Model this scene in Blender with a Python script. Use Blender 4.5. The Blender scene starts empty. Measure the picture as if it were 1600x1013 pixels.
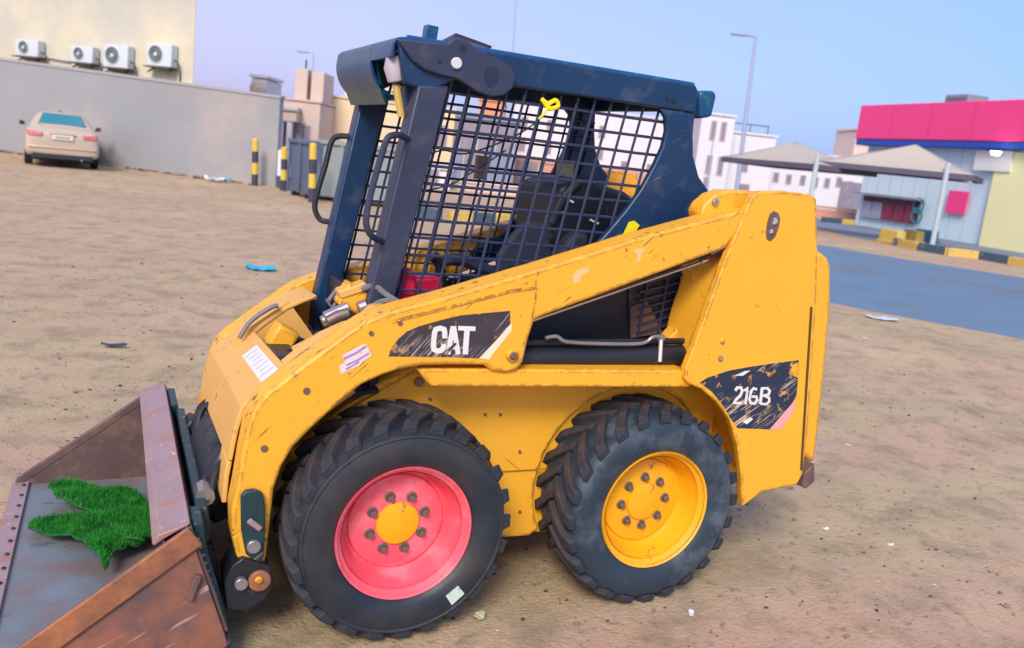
import bpy, math, random
import numpy as np
from mathutils import Vector, Matrix, noise
random.seed(7)
R = math.radians
scene = bpy.context.scene
COL = scene.collection

# ------------------------------------------------------------------ camera
CP = np.array([-.8832, -2.4914, 1.6252])
YAW, PITCH, ROLL, FPX = .4431, .1910, .1108, 1350.84
_f = np.array([math.sin(YAW)*math.cos(PITCH), math.cos(YAW)*math.cos(PITCH), -math.sin(PITCH)])
_r0 = np.array([math.cos(YAW), -math.sin(YAW), 0.]); _u0 = np.cross(_r0, _f)
_r = _r0*math.cos(ROLL)+_u0*math.sin(ROLL); _u = -_r0*math.sin(ROLL)+_u0*math.cos(ROLL)
cam = bpy.data.cameras.new('camera'); camo = bpy.data.objects.new('camera', cam); COL.objects.link(camo)
camo.matrix_world = Matrix(((_r[0], _u[0], -_f[0], CP[0]), (_r[1], _u[1], -_f[1], CP[1]), (_r[2], _u[2], -_f[2], CP[2]), (0, 0, 0, 1)))
cam.sensor_width = 36; cam.lens = 36*FPX/1600; cam.clip_start = .05; cam.clip_end = 2000
cam.dof.use_dof = True; cam.dof.focus_distance = 3.35; cam.dof.aperture_fstop = 3.0
scene.camera = camo

def ray(x, y): return _f+(x-800)/FPX*_r-(y-506.5)/FPX*_u
def at(x, y, Y):            # the point of the vertical plane Y seen at a pixel of the photograph
    d = ray(x, y); t = (Y-CP[1])/d[1]; return Vector(CP+t*d)
def xz(x, y, Y): p = at(x, y, Y); return (p.x, p.z)
def gnd(x, y, z=0.):
    d = ray(x, y); t = (z-CP[2])/d[2]; return Vector(CP+t*d)

# ------------------------------------------------------------------ world, sun, exposure
w = bpy.data.worlds.new('World'); scene.world = w; w.use_nodes = True
nt = w.node_tree; nt.nodes.clear()
out = nt.nodes.new('ShaderNodeOutputWorld'); add = nt.nodes.new('ShaderNodeAddShader')
b1 = nt.nodes.new('ShaderNodeBackground'); b2 = nt.nodes.new('ShaderNodeBackground')
sky = nt.nodes.new('ShaderNodeTexSky'); sky.sky_type = 'NISHITA'; sky.sun_disc = False
SUN_EL, SUN_AZ = R(38), R(215)      # azimuth clockwise from +Y
sky.sun_elevation = SUN_EL; sky.sun_rotation = SUN_AZ; sky.dust_density = 3
b1.inputs[1].default_value = .05
nt.links.new(sky.outputs[0], b1.inputs[0])
tc = nt.nodes.new('ShaderNodeTexCoord')
dt = nt.nodes.new('ShaderNodeVectorMath'); dt.operation = 'DOT_PRODUCT'; dt.inputs[1].default_value = (.906, -.423, 0.)
nt.links.new(tc.outputs['Generated'], dt.inputs[0])
mr = nt.nodes.new('ShaderNodeMapRange'); mr.inputs[1].default_value = -.5; mr.inputs[2].default_value = .62
nt.links.new(dt.outputs['Value'], mr.inputs[0])
ns = nt.nodes.new('ShaderNodeTexNoise'); ns.inputs['Scale'].default_value = 2.2; ns.inputs['Detail'].default_value = 2
nt.links.new(tc.outputs['Generated'], ns.inputs[0])
ad = nt.nodes.new('ShaderNodeMath'); ad.operation = 'MULTIPLY_ADD'; ad.inputs[1].default_value = .5; ad.inputs[2].default_value = -.25
nt.links.new(ns.outputs[0], ad.inputs[0])
ad2 = nt.nodes.new('ShaderNodeMath'); ad2.operation = 'ADD'
nt.links.new(mr.outputs[0], ad2.inputs[0]); nt.links.new(ad.outputs[0], ad2.inputs[1])
cr = nt.nodes.new('ShaderNodeValToRGB')
cr.color_ramp.elements[0].color = (.50, .46, .82, 1); cr.color_ramp.elements[1].color = (.20, .42, .86, 1)
nt.links.new(ad2.outputs[0], cr.inputs[0]); nt.links.new(cr.outputs[0], b2.inputs[0])
b2.inputs[1].default_value = .72
nt.links.new(b1.outputs[0], add.inputs[0]); nt.links.new(b2.outputs[0], add.inputs[1]); nt.links.new(add.outputs[0], out.inputs[0])

sl = bpy.data.lights.new('sun', 'SUN'); sl.energy = 2.4; sl.angle = R(18); sl.color = (1, .93, .84)
so = bpy.data.objects.new('sun', sl); COL.objects.link(so)
sd = Vector((math.sin(SUN_AZ)*math.cos(SUN_EL), math.cos(SUN_AZ)*math.cos(SUN_EL), math.sin(SUN_EL)))
so.rotation_euler = sd.to_track_quat('Z', 'Y').to_euler()
scene.view_settings.view_transform = 'Standard'; scene.view_settings.look = 'None'
scene.view_settings.gamma = 1; scene.view_settings.exposure = .36

# ------------------------------------------------------------------ materials
MATS = {}
def mat(name, col, rough=.6, metal=0., var=.12, vscale=6., bump=0., bscale=40., spec=.5, wear=None, wamt=.5, wscale=9., scratch=None, emit=None, wsoft=.06, coat=0., edge=None):
    """procedural paint / rubber / plaster: base colour with mottling, optional worn patches and scratches"""
    m = bpy.data.materials.new(name); m.use_nodes = True; n = m.node_tree.nodes; l = m.node_tree.links
    b = n['Principled BSDF']; b.inputs['Roughness'].default_value = rough; b.inputs['Metallic'].default_value = metal
    b.inputs['Specular IOR Level'].default_value = spec; b.inputs['Coat Weight'].default_value = coat
    t = n.new('ShaderNodeTexCoord'); no = n.new('ShaderNodeTexNoise'); no.inputs['Scale'].default_value = vscale; no.inputs['Detail'].default_value = 5
    l.new(t.outputs['Object'], no.inputs[0])
    mx = n.new('ShaderNodeMix'); mx.data_type = 'RGBA'
    c = Vector(col); mx.inputs[6].default_value = (*(c*(1-var)), 1); mx.inputs[7].default_value = (*[min(1, k*(1+var)) for k in c], 1)
    l.new(no.outputs[0], mx.inputs[0]); cur = mx.outputs[2]
    def layer(colr, thr, width, src, mask=None):
        nonlocal cur
        r = n.new('ShaderNodeMapRange'); r.inputs[1].default_value = thr; r.inputs[2].default_value = thr+width
        l.new(src, r.inputs[0]); f = r.outputs[0]
        if mask is not None:
            mm = n.new('ShaderNodeMath'); mm.operation = 'MULTIPLY'; l.new(f, mm.inputs[0]); l.new(mask, mm.inputs[1]); f = mm.outputs[0]
        k = n.new('ShaderNodeMix'); k.data_type = 'RGBA'; l.new(f, k.inputs[0]); l.new(cur, k.inputs[6]); k.inputs[7].default_value = (*colr, 1); cur = k.outputs[2]
        return f
    if wear:
        wn = n.new('ShaderNodeTexNoise'); wn.inputs['Scale'].default_value = wscale; wn.inputs['Detail'].default_value = 8; wn.inputs['Roughness'].default_value = .65
        mp = n.new('ShaderNodeMapping'); mp.inputs['Location'].default_value = (3.1, 1.7, 5.2); l.new(t.outputs['Object'], mp.inputs[0]); l.new(mp.outputs[0], wn.inputs[0])
        layer(wear, 1-wamt-wsoft/2+.03, wsoft, wn.outputs[0])
    if scratch:
        colr, thr, ang, sc = scratch
        mp0 = n.new('ShaderNodeMapping'); mp0.inputs['Rotation'].default_value = (0, ang, 0); l.new(t.outputs['Object'], mp0.inputs[0])
        mp = n.new('ShaderNodeMapping'); mp.inputs['Scale'].default_value = (sc*.10, sc*.5, sc*1.6); l.new(mp0.outputs[0], mp.inputs[0])
        wn = n.new('ShaderNodeTexNoise'); wn.inputs['Scale'].default_value = 1.; wn.inputs['Detail'].default_value = 4; l.new(mp.outputs[0], wn.inputs[0])
        big = n.new('ShaderNodeTexNoise'); big.inputs['Scale'].default_value = 4.5; l.new(t.outputs['Object'], big.inputs[0])
        mk = n.new('ShaderNodeMapRange'); mk.inputs[1].default_value = .48; mk.inputs[2].default_value = .6; l.new(big.outputs[0], mk.inputs[0])
        layer(colr, thr, .03, wn.outputs[0], mk.outputs[0])
    if edge:                     # chipped paint along folded edges
        bv = n.new('ShaderNodeBevel'); bv.samples = 6; bv.inputs[0].default_value = .022
        ge = n.new('ShaderNodeNewGeometry'); dp = n.new('ShaderNodeVectorMath'); dp.operation = 'DOT_PRODUCT'; l.new(bv.outputs[0], dp.inputs[0]); l.new(ge.outputs['Normal'], dp.inputs[1])
        e1 = n.new('ShaderNodeMapRange'); e1.inputs[1].default_value = .998; e1.inputs[2].default_value = .94; l.new(dp.outputs['Value'], e1.inputs[0])
        en = n.new('ShaderNodeTexNoise'); en.inputs['Scale'].default_value = 26; en.inputs['Detail'].default_value = 7; en.inputs['Roughness'].default_value = .7; l.new(t.outputs['Object'], en.inputs[0])
        layer(edge[0], 1-edge[1], .08, en.outputs[0], e1.outputs[0])
    l.new(cur, b.inputs['Base Color'])
    rr = n.new('ShaderNodeMapRange'); rr.inputs[3].default_value = max(.05, rough-.12); rr.inputs[4].default_value = min(1, rough+.12)
    l.new(no.outputs[0], rr.inputs[0]); l.new(rr.outputs[0], b.inputs['Roughness'])
    if bump:
        bn = n.new('ShaderNodeTexNoise'); bn.inputs['Scale'].default_value = bscale; bn.inputs['Detail'].default_value = 6; l.new(t.outputs['Object'], bn.inputs[0])
        bp = n.new('ShaderNodeBump'); bp.inputs['Strength'].default_value = bump; bp.inputs['Distance'].default_value = .01; l.new(bn.outputs[0], bp.inputs['Height']); l.new(bp.outputs[0], b.inputs['Normal'])
    if emit: b.inputs['Emission Color'].default_value = (*emit[0], 1); b.inputs['Emission Strength'].default_value = emit[1]
    MATS[name] = m; return m
RUST = (.16, .07, .035)
yel = mat('yellow_paint', (.87, .42, .025), .5, var=.13, vscale=1.6, wear=(.36, .17, .045), wamt=.345, wscale=24, scratch=((.20, .09, .03), .70, R(-38), 55), bump=.05, edge=((.24, .10, .04), .53))
yel2 = mat('yellow_paint_scuffed', (.87, .42, .026), .5, var=.13, vscale=2.4, wear=(.30, .13, .04), wamt=.375, wscale=22, scratch=((.16, .075, .03), .62, R(42), 75), bump=.08, edge=((.20, .08, .04), .57))
yeld = mat('yellow_paint_dusty', (.72, .40, .10), .6, var=.1, vscale=7, wear=(.45, .22, .07), wamt=.36, wscale=11, scratch=((.3, .13, .05), .64, R(30), 40), bump=.08)
blu = mat('dark_blue_paint', (.004, .030, .09), .42, var=.3, vscale=5, wear=(.035, .06, .11), wamt=.42, wscale=12, wsoft=.15, scratch=((.18, .2, .26), .68, R(25), 60), bump=.05)
bluv = mat('visor_paint', (.003, .055, .17), .35, var=.3, vscale=5, wear=(.02, .12, .14), wamt=.42, wscale=7, bump=.05)
grey_post = mat('post_paint', (.026, .034, .072), .5, var=.3, vscale=6, wear=(.06, .055, .075), wamt=.42, wscale=10, wsoft=.15, bump=.05)
bar_m = mat('guard_bar_steel', (.028, .036, .085), .5, var=.3)
blk = mat('black_steel', (.013, .016, .024), .45, var=.3, vscale=8, wear=(.06, .06, .07), wamt=.36, wscale=20, bump=.1)
teal = mat('dark_teal_steel', (.010, .038, .045), .45, var=.4, vscale=8, wear=(.16, .12, .10), wamt=.40, wscale=18, scratch=((.3, .33, .33), .66, R(40), 60), bump=.15)
rub = mat('tyre_rubber', (.012, .020, .032), .5, var=.25, vscale=5, wear=(.045, .042, .042), wamt=.47, wscale=5, wsoft=.25, bump=.06)
rub2 = mat('worn_tyre_rubber', (.020, .036, .055), .6, var=.3, vscale=5, wear=(.09, .12, .15), wamt=.45, wscale=6, bump=.12, wsoft=.2)
lugm = mat('dusty_tread_rubber', (.020, .026, .036), .75, var=.4, vscale=14, wear=(.080, .052, .045), wamt=.43, wscale=9, bump=.3, wsoft=.25)
pink = mat('red_pink_rim_paint', (.88, .10, .14), .5, var=.15, vscale=7, wear=(.90, .20, .24), wamt=.50, wscale=6, wsoft=.15, bump=.03)
yrim = mat('yellow_rim_paint', (.88, .40, .008), .35, var=.08, vscale=6, wear=(.3, .15, .05), wamt=.38, wscale=14, bump=.05)
steel = mat('worn_steel', (.35, .33, .33), .4, .7, var=.3, vscale=12, wear=RUST, wamt=.42, wscale=14)
nutm = mat('lug_nut_metal', (.20, .15, .13), .45, .5, var=.3, vscale=20)
chrome = mat('chrome_rod', (.55, .58, .62), .18, .95, var=.1)
rust = mat('rusty_bucket_steel', (.27, .105, .065), .65, .1, var=.35, vscale=4, wear=(.13, .075, .075), wamt=.54, wscale=7, scratch=((.5, .32, .26), .62, R(30), 25), bump=.25, bscale=25, wsoft=.2)
rusto = mat('orange_rust_edge', (.40, .15, .06), .6, .15, var=.3, vscale=6, wear=(.19, .085, .06), wamt=.50, wscale=9, bump=.2, bscale=30, wsoft=.2)
pinksteel = mat('pinkish_worn_steel', (.34, .24, .25), .55, .2, var=.25, vscale=6, wear=(.42, .17, .08), wamt=.42, wscale=9, scratch=((.55, .42, .36), .62, R(80), 30), bump=.15, bscale=25, wsoft=.2)
floorsteel = mat('bucket_floor_steel', (.19, .23, .25), .5, .25, var=.3, vscale=4, wear=(.22, .165, .15), wamt=.52, wscale=4, scratch=((.12, .14, .16), .62, R(10), 25), bump=.2, bscale=20, wsoft=.2)
darkrust = mat('dark_rusty_steel', (.12, .075, .07), .6, .2, var=.35, vscale=5, wear=(.22, .13, .10), wamt=.45, wscale=7, bump=.25, wsoft=.2)
fabric = mat('seat_vinyl', (.032, .036, .06), .7, var=.2, bump=.1)
redm = mat('red_plastic', (.65, .01, .06), .4, var=.15)
tagy = mat('yellow_tag', (.85, .70, .01), .5, var=.08)
hose = mat('grey_hose', (.16, .15, .16), .55, var=.3, vscale=20)
white = mat('white_sticker', (.72, .72, .74), .5, var=.08, vscale=30)
stick = mat('scuffed_white_sticker', (.72, .62, .66), .6, var=.1, vscale=30, wear=(.80, .42, .12), wamt=.44, wscale=40)
prt = mat('sticker_print', (.33, .36, .36), .6, var=.2, vscale=60)
prtp = mat('sticker_print_violet', (.42, .22, .42), .6, var=.3, vscale=60)
decal = mat('scratched_black_decal', (.045, .035, .045), .5, var=.3, vscale=15, wear=(.50, .26, .07), wamt=.40, wscale=22, scratch=((.36, .28, .26), .53, R(50), 90))
decal2 = mat('torn_navy_decal', (.016, .028, .06), .5, var=.3, vscale=15, wear=(.62, .30, .05), wamt=.43, wscale=26, scratch=((.55, .42, .30), .55, R(35), 80))
letw = mat('white_lettering', (.74, .71, .68), .55, var=.1, vscale=50, wear=(.22, .18, .16), wamt=.36, wscale=45)
strw = mat('cream_stripe', (.80, .70, .48), .5, var=.1, vscale=30)
strp = mat('pink_stripe', (.80, .36, .36), .5, var=.15, vscale=30)
ylens = mat('amber_lens', (.60, .42, .12), .3, var=.1)
glassl = mat('lamp_glass', (.45, .40, .45), .2, var=.25, vscale=14)
grs = mat('green_turf_pile', (.006, .19, .012), .75, var=.8, vscale=11, wear=(.04, .34, .03), wamt=.45, wscale=22, wsoft=.2)
grsb = mat('green_turf_backing', (.004, .10, .012), .8, var=.3, vscale=9)
tealglass = mat('teal_lining', (.004, .06, .07), .3)  # even dark teal of the visor lining

# ------------------------------------------------------------------ object helpers
LOC = {}
def tag(o, label=None, cat=None, group=None, kind=None):
    for k, v in (('label', label), ('category', cat), ('group', group), ('kind', kind)):
        if v: o[k] = v
    return o
def empty(name, loc=(0, 0, 0), rz=0, **k):
    o = bpy.data.objects.new(name, None); COL.objects.link(o); o.location = loc; o.rotation_euler = (0, 0, rz); o.empty_display_size = .2
    LOC[o.name] = Vector((0, 0, 0)); return tag(o, **k)
class MB:
    def __init__(s): s.v = []; s.f = []
    def add(s, vs, fs):
        n = len(s.v); s.v += [tuple(v) for v in vs]; s.f += [tuple(i+n for i in f) for f in fs]; return s
    def box(s, c, d, rot=None):
        c = Vector(c); vs = []
        for i in range(8):
            p = Vector(((i & 1)-.5, ((i >> 1) & 1)-.5, ((i >> 2) & 1)-.5)); p = Vector((p.x*d[0], p.y*d[1], p.z*d[2]))
            if rot is not None: p = rot @ p
            vs.append(c+p)
        return s.add(vs, [(0, 2, 3, 1), (4, 5, 7, 6), (0, 1, 5, 4), (2, 6, 7, 3), (0, 4, 6, 2), (1, 3, 7, 5)])
    def prism(s, poly, y0, y1):      # polygon in x,z extruded along y
        n = len(poly); vs = [(p[0], y0, p[1]) for p in poly]+[(p[0], y1, p[1]) for p in poly]
        return s.add(vs, [tuple(range(n)), tuple(range(2*n-1, n-1, -1))]+[(i, i+n, (i+1) % n+n, (i+1) % n) for i in range(n)])
    def loft(s, A, B):               # two rings of 3-D points
        n = len(A); return s.add(list(A)+list(B), [tuple(range(n)), tuple(range(2*n-1, n-1, -1))]+[(i, i+n, (i+1) % n+n, (i+1) % n) for i in range(n)])
    def strip(s, prof, y0, y1, th, close=False):     # open profile in x,z made into a plate of thickness th
        n = len(prof); inn = []
        for i in range(n):
            a = Vector(prof[max(0, i-1)]); b = Vector(prof[min(n-1, i+1)]); d = (b-a).normalized(); inn.append((prof[i][0]+d.y*th, prof[i][1]-d.x*th))
        return s.prism(list(prof)+inn[::-1], y0, y1)
    def tube(s, pts, r, n=8, caps=True):
        pts = [Vector(p) for p in pts]; rings = []; up = Vector((.13, .31, .94))
        rs = r if hasattr(r, '__len__') else [r]*len(pts)
        for i, p in enumerate(pts):
            d = (pts[min(i+1, len(pts)-1)]-pts[max(i-1, 0)]).normalized(); a = d.cross(up)
            if a.length < .05: a = d.cross(Vector((1, 0, 0)))
            a.normalize(); b = d.cross(a).normalized(); up = a.cross(d)
            rings.append([p+(a*math.cos(2*math.pi*k/n)+b*math.sin(2*math.pi*k/n))*rs[i] for k in range(n)])
        vs = [v for q in rings for v in q]; fs = []
        for i in range(len(pts)-1):
            for k in range(n): fs.append((i*n+k, i*n+(k+1) % n, (i+1)*n+(k+1) % n, (i+1)*n+k))
        if caps: fs += [tuple(range(n-1, -1, -1)), tuple((len(pts)-1)*n+k for k in range(n))]
        return s.add(vs, fs)
    def lathe(s, prof, c, axis='y', n=48, closed=False):   # prof: (radius, along)
        vs = []; fs = []; m = len(prof)
        for k in range(n):
            a = 2*math.pi*k/n
            for (r, t) in prof:
                ca, sa = r*math.cos(a), r*math.sin(a)
                vs.append((c[0]+ca, c[1]+t, c[2]+sa) if axis == 'y' else (c[0]+ca, c[1]+sa, c[2]+t) if axis == 'z' else (c[0]+t, c[1]+ca, c[2]+sa))
        for k in range(n):
            k2 = (k+1) % n
            for i in range(m if closed else m-1):
                j = (i+1) % m; fs.append((k*m+i, k*m+j, k2*m+j, k2*m+i))
        return s.add(vs, fs)
    def disc(s, c, r, y0, y1, n=20): return s.prism([(c[0]+r*math.cos(2*math.pi*k/n), c[1]+r*math.sin(2*math.pi*k/n)) for k in range(n)], y0, y1)
    def build(s, name, m, parent=None, origin=None, bevel=0, smooth=30, **k):
        me = bpy.data.meshes.new(name); v = np.array(s.v, dtype=float)
        c = (v.min(0)+v.max(0))/2 if origin is None else np.array(origin, dtype=float)
        me.from_pydata((v-c).tolist(), [], s.f); me.validate(); me.materials.append(m if not isinstance(m, str) else MATS[m])
        if smooth:
            me.polygons.foreach_set('use_smooth', [True]*len(me.polygons)); me.set_sharp_from_angle(angle=R(smooth))
        import bmesh
        bm = bmesh.new(); bm.from_mesh(me); bmesh.ops.recalc_face_normals(bm, faces=bm.faces); bm.to_mesh(me); bm.free()
        o = bpy.data.objects.new(name, me); COL.objects.link(o); c = Vector(c)
        if parent: o.parent = parent; o.location = c-LOC[parent.name]
        else: o.location = c
        LOC[o.name] = c
        if bevel:
            b = o.modifiers.new('bevel', 'BEVEL'); b.width = bevel; b.segments = 2; b.limit_method = 'ANGLE'; b.angle_limit = R(35)
        return tag(o, **k)
def link_copy(o, parent, loc, rot=None):
    c = o.copy(); COL.objects.link(c); c.parent = parent; c.location = loc
    if rot is not None: c.rotation_euler = rot
    return c
def children(o): return [c for c in bpy.data.objects if c.parent == o]
def copy_tree(o, parent=None):
    c = o.copy(); COL.objects.link(c); c.parent = parent; LOC[c.name] = LOC[o.name].copy()
    for ch in children(o): copy_tree(ch, c)
    return c
def smoothpts(pts, n=6):
    pts = [Vector(p) for p in pts]; o = []
    for i in range(len(pts)-1):
        p0, p1, p2, p3 = pts[max(0, i-1)], pts[i], pts[i+1], pts[min(len(pts)-1, i+2)]
        for k in range(n):
            t = k/n; o.append(.5*((2*p1)+(p2-p0)*t+(2*p0-5*p1+4*p2-p3)*t*t+(3*p1-p0-3*p2+p3)*t**3))
    return o+[pts[-1]]

# ================================================================== SETTING: ground, road
def vnoise(x, y, s, seed=0):
    return noise.noise(Vector((x*s+seed*7.3, y*s-seed*3.1, seed*1.7)))
N = 330
tt = np.linspace(-1, 1, N); sp = np.sinh(tt*5.6)/math.sinh(5.6)*420
xs = sp+.6; ys = sp+.8
TR = [((-3.5, 1.9), (7.5, 3.4)), ((-3.2, 3.1), (8, 5.2)), ((2.2, -.6), (9, 2.4)), ((2.3, .3), (9, 3.6)), ((2.4, 3.0), (9, 7.2)), ((2.0, 3.9), (8.6, 8.8)), ((-6, 6.5), (9, 8.2)), ((-6, 7.9), (8, 9.6))]
def gh(x, y):
    r = math.hypot(x-.6, y-.8)
    if r > 30: return 0.
    k = math.exp(-(r/11)**2)
    cl_ = max(0, vnoise(x, y, .9, 8)+.15)
    h = .028*vnoise(x, y, .8, 1)+.018*vnoise(x, y, 3.1, 2)+math.exp(-(r/4.2)**4)*(.012*vnoise(x, y, 9, 3)+(.008+.04*cl_)*abs(vnoise(x, y, 15, 4))+.014*cl_*vnoise(x, y, 31, 7))
    for (a, b) in TR:
        ax, ay = a; bx, by = b; L2 = (bx-ax)**2+(by-ay)**2; t = ((x-ax)*(bx-ax)+(y-ay)*(by-ay))/L2
        d = abs((x-ax)*(by-ay)-(y-ay)*(bx-ax))/math.sqrt(L2)+.12*vnoise(x, y, .5, 5)
        if 0 < t < 1: h += .034*(-math.exp(-(d/.13)**2)+.7*math.exp(-((abs(d)-.24)/.09)**2))*(.6+.8*vnoise(x, y, 1.3, 6))
    e = min(1, max(0, (8.2-x)/2.5))
    bank = .07*math.exp(-((x-7.7-.25*vnoise(x, y, .7, 12))/.45)**2)*(.7+.9*vnoise(x, y, 1.6, 13)) if 3.5 < y < 14 else 0
    return h*k*e+max(0, bank)-.006
V = []; FF = []
for j in range(N):
    for i in range(N): V.append((xs[i], ys[j], gh(xs[i], ys[j])))
for j in range(N-1):
    for i in range(N-1): a = j*N+i; FF.append((a, a+1, a+N+1, a+N))
g = MB(); g.v = V; g.f = FF
sand = bpy.data.materials.new('sand'); sand.use_nodes = True; n = sand.node_tree.nodes; l = sand.node_tree.links; b = n['Principled BSDF']
t = n.new('ShaderNodeTexCoord')
def nz(scale, det=6, rough=.6, src=None):
    k = n.new('ShaderNodeTexNoise'); k.inputs['Scale'].default_value = scale; k.inputs['Detail'].default_value = det; k.inputs['Roughness'].default_value = rough; l.new(src or t.outputs['Object'], k.inputs[0]); return k.outputs[0]
def rng(src, a, bb, c=0, d=1):
    k = n.new('ShaderNodeMapRange'); k.inputs[1].default_value = a; k.inputs[2].default_value = bb; k.inputs[3].default_value = c; k.inputs[4].default_value = d; l.new(src, k.inputs[0]); return k.outputs[0]
def mxc(f, a, bb):
    k = n.new('ShaderNodeMix'); k.data_type = 'RGBA'; l.new(f, k.inputs[0])
    for q, s_ in ((6, a), (7, bb)):
        if isinstance(s_, tuple): k.inputs[q].default_value = (*s_, 1)
        else: l.new(s_, k.inputs[q])
    return k.outputs[2]
mpg = n.new('ShaderNodeMapping'); mpg.inputs['Rotation'].default_value = (0, 0, R(-18)); mpg.inputs['Scale'].default_value = (.35, 1.5, 1); l.new(t.outputs['Object'], mpg.inputs[0])
c = mxc(rng(nz(.35, 4), .35, .65), (.46, .345, .205), (.60, .44, .26))
c = mxc(rng(nz(.5, 4, .5, mpg.outputs[0]), .42, .62), c, (.54, .35, .235))
c = mxc(rng(nz(3.0, 7, .65), .48, .66, 0, .85), c, (.33, .25, .15))
c = mxc(rng(nz(13, 7, .75), .55, .68, 0, .75), c, (.22, .155, .115))
c = mxc(rng(nz(55, 4, .7), .60, .72, 0, .5), c, (.17, .12, .10))
c = mxc(rng(nz(40, 3, .5, mpg.outputs[0]), .66, .72, 0, .6), c, (.60, .50, .40))
l.new(c, b.inputs['Base Color']); b.inputs['Roughness'].default_value = .95; b.inputs['Specular IOR Level'].default_value = .15
bp = n.new('ShaderNodeBump'); bp.inputs['Strength'].default_value = .6; bp.inputs['Distance'].default_value = .022
mm = n.new('ShaderNodeMath'); mm.operation = 'ADD'; l.new(nz(12, 8, .7), mm.inputs[0]); l.new(nz(60, 4, .7), mm.inputs[1]); l.new(mm.outputs[0], bp.inputs['Height']); l.new(bp.outputs[0], b.inputs['Normal'])
g.build('ground', sand, origin=(0, 0, 0), smooth=0, kind='structure').data.polygons.foreach_set('use_smooth', [True]*len(FF))

asph = mat('asphalt', (.125, .20, .27), .75, var=.18, vscale=.8, wear=(.16, .16, .165), wamt=.42, wscale=.5, bump=.3, bscale=60, wsoft=.2)
near_edge = [(14.5, -6), (12, .8), (10.05, 4.83), (8.86, 7.26), (8.7, 10), (9.6, 14), (12.5, 20), (17, 27.5), (23, 35), (34, 50)]
far_edge = [(26, -6), (23.2, 4), (20.6, 11.2), (19.0, 15.1), (18.6, 18.2), (19.6, 21.5), (22.2, 25.2), (26, 30), (31, 36), (42, 50)]
def fine(p): return [(q.x, q.y) for q in smoothpts([(a, b, 0) for a, b in p], 6)]
NE, FE = fine(near_edge), fine(far_edge)
m = MB(); nn = len(NE)
m.add([(a, b, .004) for a, b in NE]+[(a, b, .004) for a, b in FE]+[(a, b, -.05) for a, b in NE]+[(a, b, -.05) for a, b in FE],
      [(i, i+nn, i+1+nn, i+1) for i in range(nn-1)]+[(i, i+1, i+1+2*nn, i+2*nn) for i in range(nn-1)]+[(i+nn, i+3*nn, i+1+3*nn, i+1+nn) for i in range(nn-1)])
m.build('road', asph, smooth=0, kind='structure')
# forecourt of the fuel station beyond the kerbed island
m = MB(); fc = [(27.5, 27), (24.6, 22.5), (25.5, 16.6), (32, 6), (60, 6), (60, 60), (44, 48)]
m.add([(a, b, .003) for a, b in fc], [tuple(range(len(fc)))]).build('forecourt_pavement', mat('forecourt_paving', (.17, .21, .25), .8, var=.15, vscale=.6, bump=.2, bscale=30), smooth=0, kind='structure')

# painted kerb blocks of the island: each block is a piece of the kerb
ky = mat('kerb_yellow', (.62, .42, .09), .7, var=.15, wear=(.35, .30, .22), wamt=.42, wscale=5)
kb = mat('kerb_blue_black', (.05, .09, .13), .7, var=.25, wear=(.22, .22, .22), wamt=.40, wscale=5)
def kerb(path, name='kerb', L=.95):
    root = empty(name, (path[0][0], path[0][1], 0), kind='structure')
    P = [Vector((a, b, 0)) for a, b in path]; proto = {}
    for mm_, mn in ((ky, 'y'), (kb, 'b')):
        proto[mn] = None
    k = 0
    for a, b in zip(P[:-1], P[1:]):
        d = b-a; n_ = max(1, round(d.length/L)); ang = math.atan2(d.y, d.x)
        for i in range(n_):
            c = a+d*((i+.5)/n_)
            key = 'y' if k % 2 else 'b'; k += 1
            if proto[key] is None:
                o = MB().box((0, 0, .12), (L*.97, .25, .28)).build('kerb_block', ky if key == 'y' else kb, origin=(0, 0, 0), bevel=.02)
                proto[key] = o; o.parent = root
            else:
                o = proto[key].copy(); COL.objects.link(o); o.parent = root
            o.location = c-root.location+Vector((0, 0, random.uniform(-.012, .01))); o.rotation_euler = (0, 0, ang+random.uniform(-.02, .02))
    return root
isl = [gnd(1392, 372), gnd(1402, 384), gnd(1440, 392), gnd(1480, 399), gnd(1530, 405), gnd(1580, 414), gnd(1680, 432)]
kerb([(p.x, p.y) for p in isl], L=1.25)
isl2 = [gnd(1285, 347), gnd(1340, 352), gnd(1400, 360), gnd(1460, 368), gnd(1540, 378), gnd(1660, 396)]
kerb([(p.x, p.y) for p in isl2], L=1.3)
kk = [gnd(640, 341), gnd(700, 347), gnd(770, 351), gnd(900, 356)]
kerb([(p.x, p.y) for p in kk], L=.6)

# ================================================================== THE LOADER
LD = empty('skid_steer_loader', (0, 0, 0), label='scratched yellow skid steer loader with caged blue cab and one pink wheel rim', cat='loader')
YN, YF = .05, 1.24           # outer faces of the loader arms
YC0, YC1 = .33, 1.13         # sides of the cab
def P2(lst, Y): return [xz(x, y, Y) for x, y in lst]

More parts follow.
